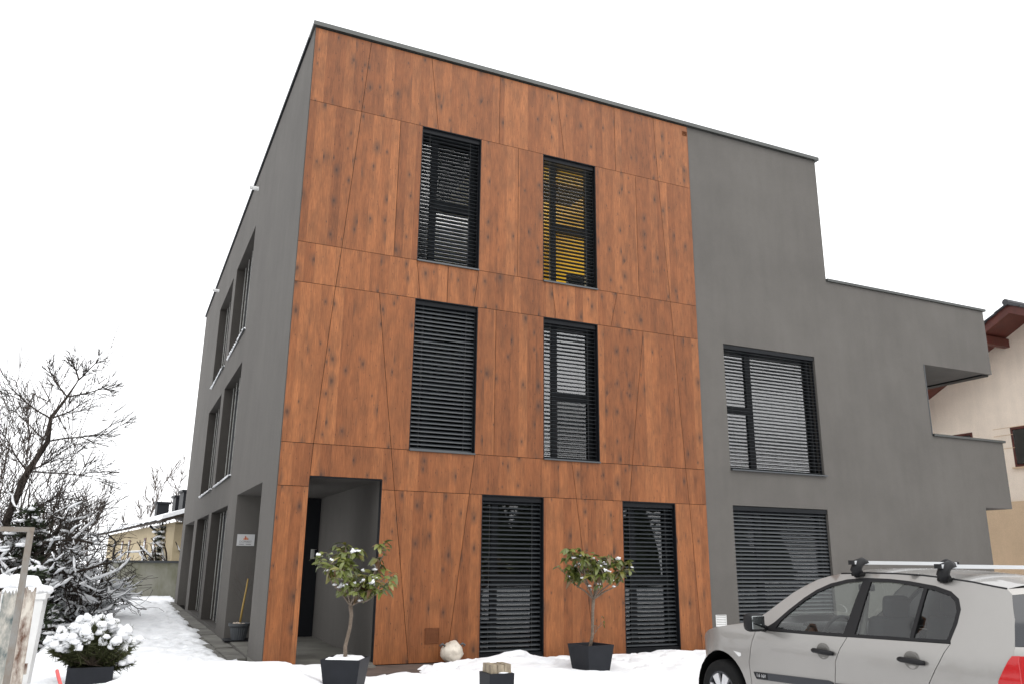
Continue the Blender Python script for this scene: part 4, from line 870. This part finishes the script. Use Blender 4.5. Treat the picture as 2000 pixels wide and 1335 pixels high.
sn.add(vv, [(j*n+i, j*n+i+1, (j+1)*n+i+1, (j+1)*n+i) for j in range(n-1) for i in range(n-1)]); sn.build('snow_load', 'snow', bx_, True)
hs_ = MB(); hs_.tube([(-2.85, -3.5, .23), (-2.7, -3.52, .245), (-2.56, -3.55, .235), (-2.48, -3.6, .2), (-2.44, -3.64, .1), (-2.42, -3.66, -.1)], .017, 8); hs_.tube([(-2.47, -3.35, .42), (-2.45, -3.42, .38), (-2.41, -3.5, .30), (-2.395, -3.55, .2), (-2.39, -3.6, -.1)], .017, 8)
tag(hs_.build('garden_hose', 'hose', None, True), 'looped red hose lying on snow at lower left', 'hose')

# ------------------------------------------------------------------ parked car (nose towards the building)
MT['paint'] = plain('silver_paint', (.262, .252, .238), .36, .5, .5, .02, 3, 0, .5)
MT['trim'] = plain('black_trim', (.010, .010, .011), .55, 0, .2); MT['rubber'] = plain('tyre_rubber', (.008, .008, .008), .85, 0, .15, .2, 20)
MT['molding'] = plain('grey_molding', (.032, .034, .039), .5, 0, .25); MT['hub'] = plain('hubcap', (.55, .55, .56), .35, .5); MT['seat'] = plain('seat_cloth', (.035, .036, .04), .9, 0, .1); MT['dash'] = plain('dashboard', (.03, .03, .032), .7, 0, .2)
MT['liner'] = plain('headliner', (.3, .29, .27), .9); MT['lamp_red'] = plain('lamp_red', (.36, .006, .008), .2, 0, .4, 0, 1, 0, .2); MT['dark_glass'] = plain('privacy_glass', (.012, .014, .018), .06, 0, .6); MT['mirror_glass'] = plain('mirror_glass', (.30, .32, .32), .06, 1); MT['shell'] = plain('gap_black', (.004, .004, .004), .9, 0, .05)
MT['recess'] = plain('recess_shade', (.13, .125, .115), .35, .4)  # darker body paint: shade of the handle dish put into its colour
car = empty('parked_car', (4.47, -7.5, -.05)); tag(car, 'silver beige hatchback parked in the snow with roof bars', 'car')
def chw(y, z):                                        # half width of the body at height z, station y (front is +y)
    w_ = .87-.012*((z-.62)/.35)**2 if z < .93 else .8606-(z-.93)*.50-.05*max(0, z-1.3)
    if z < .93: w_ += .008*math.exp(-((z-.80)/.03)**2)
    if y > 1.45: w_ -= .55*((y-1.45)/.85)**2.2
    if y < -1.2: w_ -= .30*((-1.2-y)/.6)**2
    return max(.05, w_)
def in_poly(x, y, P):
    c = False; n = len(P)
    for i in range(n):
        x1, y1 = P[i]; x2, y2 = P[(i+1) % n]
        if (y1 > y) != (y2 > y) and x < (x2-x1)*(y-y1)/(y2-y1)+x1: c = not c
    return c
def dens(P, step=.05, closed=True):
    o = []; n = len(P)
    for i in range(n if closed else n-1):
        a, b = P[i], P[(i+1) % n]; k = max(1, int(math.dist(a, b)/step)); o += [(a[0]+(b[0]-a[0])*j/k, a[1]+(b[1]-a[1])*j/k) for j in range(k)]
    if not closed: o.append(P[-1])
    return o
def skin(name, poly, holes, mat, parent, side=-1, off=0.0, step=.06, edge=.012):
    P = dens(poly, step); Hs = [dens(h, step) for h in holes]; verts = [Vector(p) for p in P]; E = [(i, (i+1) % len(P)) for i in range(len(P))]
    for h in Hs: b = len(verts); verts += [Vector(p) for p in h]; E += [(b+i, b+(i+1) % len(h)) for i in range(len(h))]
    xs = [p[0] for p in P]; ys = [p[1] for p in P]; gx = min(xs)
    while gx < max(xs):
        gy = min(ys)
        while gy < max(ys):
            if in_poly(gx, gy, poly) and not any(in_poly(gx, gy, h) for h in holes) and min((Vector((gx, gy))-v).length for v in verts) > step*.55: verts.append(Vector((gx, gy)))
            gy += step
        gx += step
    r = delaunay_2d_cdt(verts, E, [], 0, 1e-5); co, fa = r[0], r[2]; F = []
    for f in fa:
        cx_ = sum(co[i].x for i in f)/3; cy_ = sum(co[i].y for i in f)/3
        if in_poly(cx_, cy_, poly) and not any(in_poly(cx_, cy_, h) for h in holes): F.append(tuple(f) if side > 0 else tuple(f[::-1]))
    V = [(side*(chw(c.x, c.y)+off), c.x, c.y) for c in co]
    o = mesh_obj(name, V, F, mat, parent, True)
    if edge:                                           # fold the panel edge inwards so gaps have depth
        bm = bmesh.new(); bm.from_mesh(o.data); be = [e for e in bm.edges if e.is_boundary]; g = bmesh.ops.extrude_edge_only(bm, edges=be)
        for v in g['geom']:
            if isinstance(v, bmesh.types.BMVert): v.co.x -= side*edge
        bmesh.ops.recalc_face_normals(bm, faces=list(bm.faces)); bm.to_mesh(o.data); bm.free(); o.data.polygons.foreach_set('use_smooth', [True]*len(o.data.polygons))
        mod = o.modifiers.new('edge', 'EDGE_SPLIT'); mod.split_angle = math.radians(40)
    return o
def arc(cy, cz, r, a0, a1, n=22): return [(cy+r*math.cos(math.radians(a0+(a1-a0)*i/n)), cz+r*math.sin(math.radians(a0+(a1-a0)*i/n))) for i in range(n+1)]
top = [(1.98, .80), (1.86, .855), (1.7, .905), (1.467, .952), (1.2, .995), (1.06, 1.022), (.896, 1.104), (.75, 1.208), (.603, 1.309), (.48, 1.374), (.353, 1.43), (.22, 1.465), (.092, 1.487), (-.208, 1.498), (-.5, 1.496), (-.757, 1.487), (-1.0, 1.468), (-1.215, 1.446), (-1.456, 1.405)]
tail = [(-1.49, 1.371), (-1.53, 1.2), (-1.555, 1.015), (-1.565, .9), (-1.57, .6), (-1.55, .4), (-1.5, .24)]
FA = arc(1.50, .315, .405, -12, 192); RA = arc(-1.02, .315, .40, -12, 192)
glassO = [(.80, .958), (.74, 1.035), (.60, 1.155), (.448, 1.268), (.32, 1.345), (.18, 1.402), (.0, 1.442), (-.208, 1.458), (-.45, 1.455), (-.65, 1.442), (-.9, 1.412), (-1.05, 1.375), (-1.13, 1.325), (-1.165, 1.25), (-1.16, 1.15), (-1.127, 1.012), (-.7, .997), (-.16, .978), (.35, .965)]
g1 = [(1.0, .235), (1.04, .46), (1.058, .657), (1.0, .85), (.955, .935), (.93, .962)]            # fender to front door
g2_ = [(-.02, .235), (-.018, .592), (-.043, .772), (-.10, .88), (-.165, .977)]                 # between the doors
g3 = [(-.56, .235), (-.63, .42), (-.72, .56), (-.86, .66), (-.948, .71), (-1.058, .878), (-1.135, 1.008)]   # rear door to quarter
gp = .0035
for side in (-1, 1):
    fp = [(2.28, .26), (2.30, .45), (2.27, .60), (2.19, .70), (2.08, .765)]+top[:6]+[(.99, 1.045), (.935, .968)]+[(a+gp, b) for a, b in g1[::-1][1:]]+[p for p in FA[::-1] if p[1] > .235]
    skin('fender', fp, [], 'paint', car, side)
    dp = [(g1[0][0]-gp, .235)]+[(a-gp, b) for a, b in g1[1:]]+[(.80, .955), (.35, .962), (-.165+gp, .975)]+[(a+gp, b) for a, b in g2_[::-1][1:]]
    fd = skin('front_door', dp, [], 'paint', car, side)
    rp = [(a-gp, b) for a, b in g2_]+[(-.7, .993), (-1.135+gp, 1.006)]+[(a+gp, b) for a, b in g3[::-1][1:]]
    rd = skin('rear_door', rp, [], 'paint', car, side)
    # quarter panel with roof side and pillar, ring open at the window
    ring = top[5:]+tail+[p for p in RA[::-1] if p[1] > .24 and p[0] < -.7 and (p[0] < -1.02 or p[1] > .6)]+[(a-gp, b) for a, b in g3[3:]]+[(-1.131, 1.03)]+[(a-.0, b) for a, b in glassO[14::-1]]+[(.935, .968), (.99, 1.045)]
    skin('quarter_panel', ring, [], 'paint', car, side)
    # black window surround, pillar and panes
    front = [(.70, .985), (.66, 1.055), (.575, 1.13), (.44, 1.238), (.31, 1.316), (.17, 1.372), (.0, 1.412), (-.175, 1.428), (-.115, 1.003), (.35, .99)]
    rear = [(-.262, 1.424), (-.45, 1.427), (-.65, 1.414), (-.80, 1.395), (-.775, 1.021), (-.5, 1.014), (-.235, 1.006)]
    quar = [(-.835, 1.389), (-.9, 1.38), (-1.04, 1.345), (-1.105, 1.30), (-1.132, 1.24), (-1.127, 1.15), (-1.10, 1.034), (-.81, 1.023)]
    skin('window_surround', [(.93, .962)]+[(.80, 1.0)]+glassO[1:], [front, rear, quar], 'trim', car, side, .0015, .06, .02)
    for q in (front, rear, quar): skin('side_window', q, [], 'carglass', car, side, -.008, .08, 0)
    skin('inner_shell', [(1.06, .24), (1.06, .95), (-1.1, .98), (-1.0, .75), (-.6, .5), (-.55, .24)], [], 'shell', car, side, -.022, .1, 0)
    # door furniture
    for dr_, yc, zc in ((fd, .090, .842), (rd, -.815, .862)):
        m = MB(); m.lathe([(.001, .001), (.055, .002), (.07, .004), (.074, .0)], 24, 'x', (0, 0, 0)); m.v = [(side*(chw(yc, zc)+.002+x), yc+y, zc+z*.92) for x, y, z in m.v]; m.build('handle_recess', 'recess', dr_, True)
        m = MB(); m.tube([(side*(chw(yc, zc)+.012), yc+.115, zc-.002), (side*(chw(yc, zc)+.034), yc+.08, zc+.002), (side*(chw(yc, zc)+.036), yc, zc), (side*(chw(yc, zc)+.034), yc-.09, zc-.004), (side*(chw(yc, zc)+.012), yc-.125, zc-.008)], [.014, .02, .021, .021, .015], 10); m.build('handle', 'trim', dr_, True)
    m_ = skin('molding', [(.99, .575), (.975, .545), (.95, .515), (.02, .548), (-.005, .60), (.05, .612)], [], 'molding', fd, side, .012, .08, .014)
    skin('molding', [(-.03, .60), (-.03, .55), (-.62, .585), (-.70, .64)], [], 'molding', rd, side, .012, .08, .014)
    skin('badge_plate', [(.985, .572), (.955, .522), (.80, .527), (.80, .582)], [], 'trim', m_, side, .0145, .08, .002)
    if side < 0:
        text_mesh('badge_text', '1.6 16V', .042, 'hub', m_, (-(chw(.88, .55)+.0175), .88, .551), (PI/2, 0, -PI/2), .0005)
    skin('side_repeater', [(1.28, .735), (1.17, .725), (1.17, .70), (1.2, .688)], [], 'white_plastic', car, side, .003, .05, .004)
    skin('bumper_strip', [(2.25, .60), (2.05, .60), (1.99, .57), (2.0, .49), (2.25, .47)], [], 'trim', car, side, .012, .05, .012)
    # mirror
    mm = rbox('mirror', (side*1.0, .80, 1.035), (.20, .12, .165), 'trim', car, .05); rbox('mirror_glass', (side*1.0, .738, 1.037), (.145, .012, .118), 'mirror_glass', mm, .005)
    m = MB(); m.tube([(side*.84, .84, .975), (side*.93, .82, .985)], [.035, .03], 8); m.build('mirror_arm', 'trim', mm, True)
    # lamp wrapping the rear corner
    skin('tail_lamp', [(-1.585, .965), (-1.55, .962), (-1.50, .86), (-1.472, .79), (-1.465, .66), (-1.48, .56), (-1.60, .56)], [], 'lamp_red', car, side, .004, .03, .01)
    # wheels
    for wy in (1.50, -1.02):
        W = empty('wheel', (side*.775, wy, .315)); W.parent = car; sx = side
        m = MB(); m.lathe([(.20, -.09), (.27, -.10), (.305, -.085), (.315, -.05), (.317, 0), (.315, .05), (.305, .085), (.27, .10), (.215, .092), (.20, .08)], 40, 'x'); m.build('tyre', 'rubber', W, True)
        m = MB(); m.lathe([(.205, .085*sx), (.20, .06*sx), (.03, .03*sx)], 40, 'x'); m.lathe([(.208, .094*sx), (.19, .094*sx), (.186, .07*sx)], 40, 'x'); m.build('rim', 'molding', W, True)
        h = MB(); h.lathe([(.001, .098*sx), (.045, .096*sx), (.06, .08*sx)], 20, 'x')
        for k in range(7):
            a = 2*PI*k/7+.2; ca, sa = math.cos(a), math.sin(a)
            q = [(r_, t_) for r_, t_ in ((.04, -.026), (.04, .026), (.195, .05), (.195, -.05))]
            pts = [(d_, r_*ca-t_*sa, r_*sa+t_*ca) for d_ in (.094*sx, .07*sx) for r_, t_ in q]; h.add(pts, [(0, 1, 2, 3), (7, 6, 5, 4), (0, 4, 5, 1), (1, 5, 6, 2), (2, 6, 7, 3), (3, 7, 4, 0)])
        h.build('hubcap', 'hub', W)
    m = MB(); m.lathe([(.40, 0), (.40, -.3*1), (.02, -.3)], 30, 'x', (0, 0, 0)); m.v = [(side*(.85-abs(x)), 1.50+y, .315+z) for x, y, z in m.v]; m.build('wheel_well', 'shell', car)
# surfaces across the car
def across(name, prof, mat, bulge=.03, n=14, push=0.0, cut_=None, zoff=0, fr=(0, 1)):
    V = []; F = []
    for (y, z) in prof:
        hw_ = chw(y, z)
        for i in range(n+1):
            t = -1+2*(fr[0]+(fr[1]-fr[0])*i/n); c = 1-t*t; V.append((hw_*t, y+push*c, z+bulge*c+zoff))
    for j in range(len(prof)-1):
        for i in range(n): b = j*(n+1)+i; F.append((b, b+1, b+n+2, b+n+1))
    return mesh_obj(name, V, F, mat, car, True)
across('hood', dens(top[:6], .06, False), 'paint', .05)
across('windscreen', dens(top[5:13], .06, False), 'carglass', .03, 14, .10)
across('roof', dens(top[12:], .06, False), 'paint', .045)
across('headliner', [(y, z-.05) for y, z in dens(top[12:], .1, False)], 'liner', .04)
across('front_bumper', [(1.98, .80), (2.08, .765), (2.19, .70), (2.27, .60), (2.30, .45), (2.28, .26)], 'paint', 0, 14, .04)
across('tailgate_top', [(-1.456, 1.405), (-1.475, 1.385), (-1.49, 1.365)], 'paint', .03, 14, -.17)
across('rear_window', [(-1.49, 1.365), (-1.515, 1.27), (-1.535, 1.15), (-1.55, 1.02)], 'dark_glass', .02, 14, -.20)
across('tailgate', [(-1.55, 1.02), (-1.56, .97), (-1.568, .8), (-1.57, .6)], 'paint', .0, 14, -.22)
across('rear_bumper', [(-1.57, .6), (-1.60, .55), (-1.60, .4), (-1.55, .26)], 'paint', .0, 14, -.24)
for fr_ in ((0, .2), (.8, 1)): across('tail_lamp', [(-1.557, .962), (-1.568, .8), (-1.57, .56)], 'lamp_red', .0, 8, -.225, None, 0, fr_)
for s_ in (-1, 1):
    m = MB(); m.tube([(s_*(chw(y, z)-.002), y, z+.002) for y, z in dens(top[12:], .08, False)], .007, 5); m.build('roof_seam', 'trim', car, True)
MB().box(-.78, .78, -1.5, 2.0, .2, .26).build('floor_pan', 'shell', car)
# cabin
m = rbox('dashboard', (0, .74, .86), (1.42, .52, .30), 'dash', car, .08)
rbox('instrument_hood', (-.36, .56, 1.0), (.40, .2, .09), 'dash', m, .04)
W = MB(); n = 28
W.tube([(-.36+.185*math.cos(2*PI*i/n), .40-.06*math.sin(2*PI*i/n), .93+.175*math.sin(2*PI*i/n)) for i in range(n+1)], .016, 8, False); W.tube([(-.53, .40, .93), (-.36, .43, .92), (-.19, .40, .93)], .018, 6); W.tube([(-.36, .43, .92), (-.36, .62, .86)], .03, 6); W.build('steering_wheel', 'trim', car, True)
for (x, y, w_) in ((-.36, -.18, .50), (.36, -.18, .50), (-.36, -1.0, .48), (.36, -1.0, .48)):
    s_ = rbox('seat', (x, y, .84), (w_, .16, .62), 'seat', car, .06, (math.radians(14), 0, 0)); rbox('seat_cushion', (x, y+.28, .50), (w_, .52, .16), 'seat', s_, .06)
    rbox('headrest', (x, y-.10, 1.22), (.27, .10, .19), 'seat', s_, .045, (math.radians(8), 0, 0))
m = MB(); m.tube([(-.83, -.20, .55), (-.62, -.22, 1.34)], [.035, .03], 6); m.tube([(.83, -.20, .55), (.62, -.22, 1.34)], [.035, .03], 6); m.build('pillar_trim', 'liner', car, True)
rbox('rear_view_mirror', (0, .35, 1.36), (.2, .03, .07), 'trim', car, .02)
# roof bars
MT['bar'] = plain('bar_metal', (.62, .63, .64), .35, .7)
for (yb, nm) in ((-.12, 0), (-.98, 1)):
    zr = 1.485 if nm == 0 else 1.46
    rb = MB().box(-.66, .66, yb-.022, yb+.022, zr+.085, zr+.115).build('roof_bar', 'bar', car)
    for s_ in (-1, 1):
        MB().box(s_*.66-.012, s_*.66+.012, yb-.025, yb+.025, zr+.082, zr+.118).build('end_cap', 'trim', rb)
        m = MB(); m.tube([(s_*.585, yb, zr-.0), (s_*.615, yb, zr+.04), (s_*.59, yb, zr+.085), (s_*.53, yb, zr+.112), (s_*.47, yb, zr+.10)], [.045, .05, .046, .034, .022], 10); m.build('bar_foot', 'trim', rb, True)
        rbox('foot_pad', (s_*.585, yb, zr+.0), (.07, .12, .03), 'rubber', rb, .01)
sn = MB(); rr = random.Random(2)
for k in range(320):
    t = rr.uniform(-.9, .9); y = rr.uniform(-1.35, .05); z = np.interp(-y, [-.09, .208, .5, .757, 1.0, 1.215, 1.456], [1.487, 1.498, 1.496, 1.487, 1.468, 1.446, 1.405]); hw_ = chw(y, z); x = hw_*t; zz = z+.045*(1-t*t); s_ = rr.uniform(.0015, .0035)
    sn.add([(x-s_, y, zz), (x, y-s_, zz), (x+s_, y, zz), (x, y+s_, zz), (x, y, zz+s_*.6)], [(0, 1, 4), (1, 2, 4), (2, 3, 4), (3, 0, 4)])
o = sn.build('frost_grains', 'snow', car); o['kind'] = 'stuff'
# snowy rubble heap beyond the car
hp = empty('rubble_heap', (19.0, -.8, -.2)); tag(hp, 'heap of dark rubble capped with snow beyond the car roof', 'heap'); m = MB(); r_ = random.Random(8)
for i in range(60): blob(m, (r_.gauss(0, .7), r_.gauss(0, .5), max(0, .9+r_.gauss(0, .25))), .18, .18, .14, r_, .8)
blob(m, (0, 0, .1), 1.6, 1.1, 1.1, r_, .3); m.build('stones', 'soil', hp); sn = MB(); [blob(sn, (r_.gauss(0, .7), r_.gauss(0, .5), 1.42+r_.gauss(0, .05)), .45, .4, .14, r_, .4) for i in range(14)]; sn.build('snow_load', 'snow', hp, True)
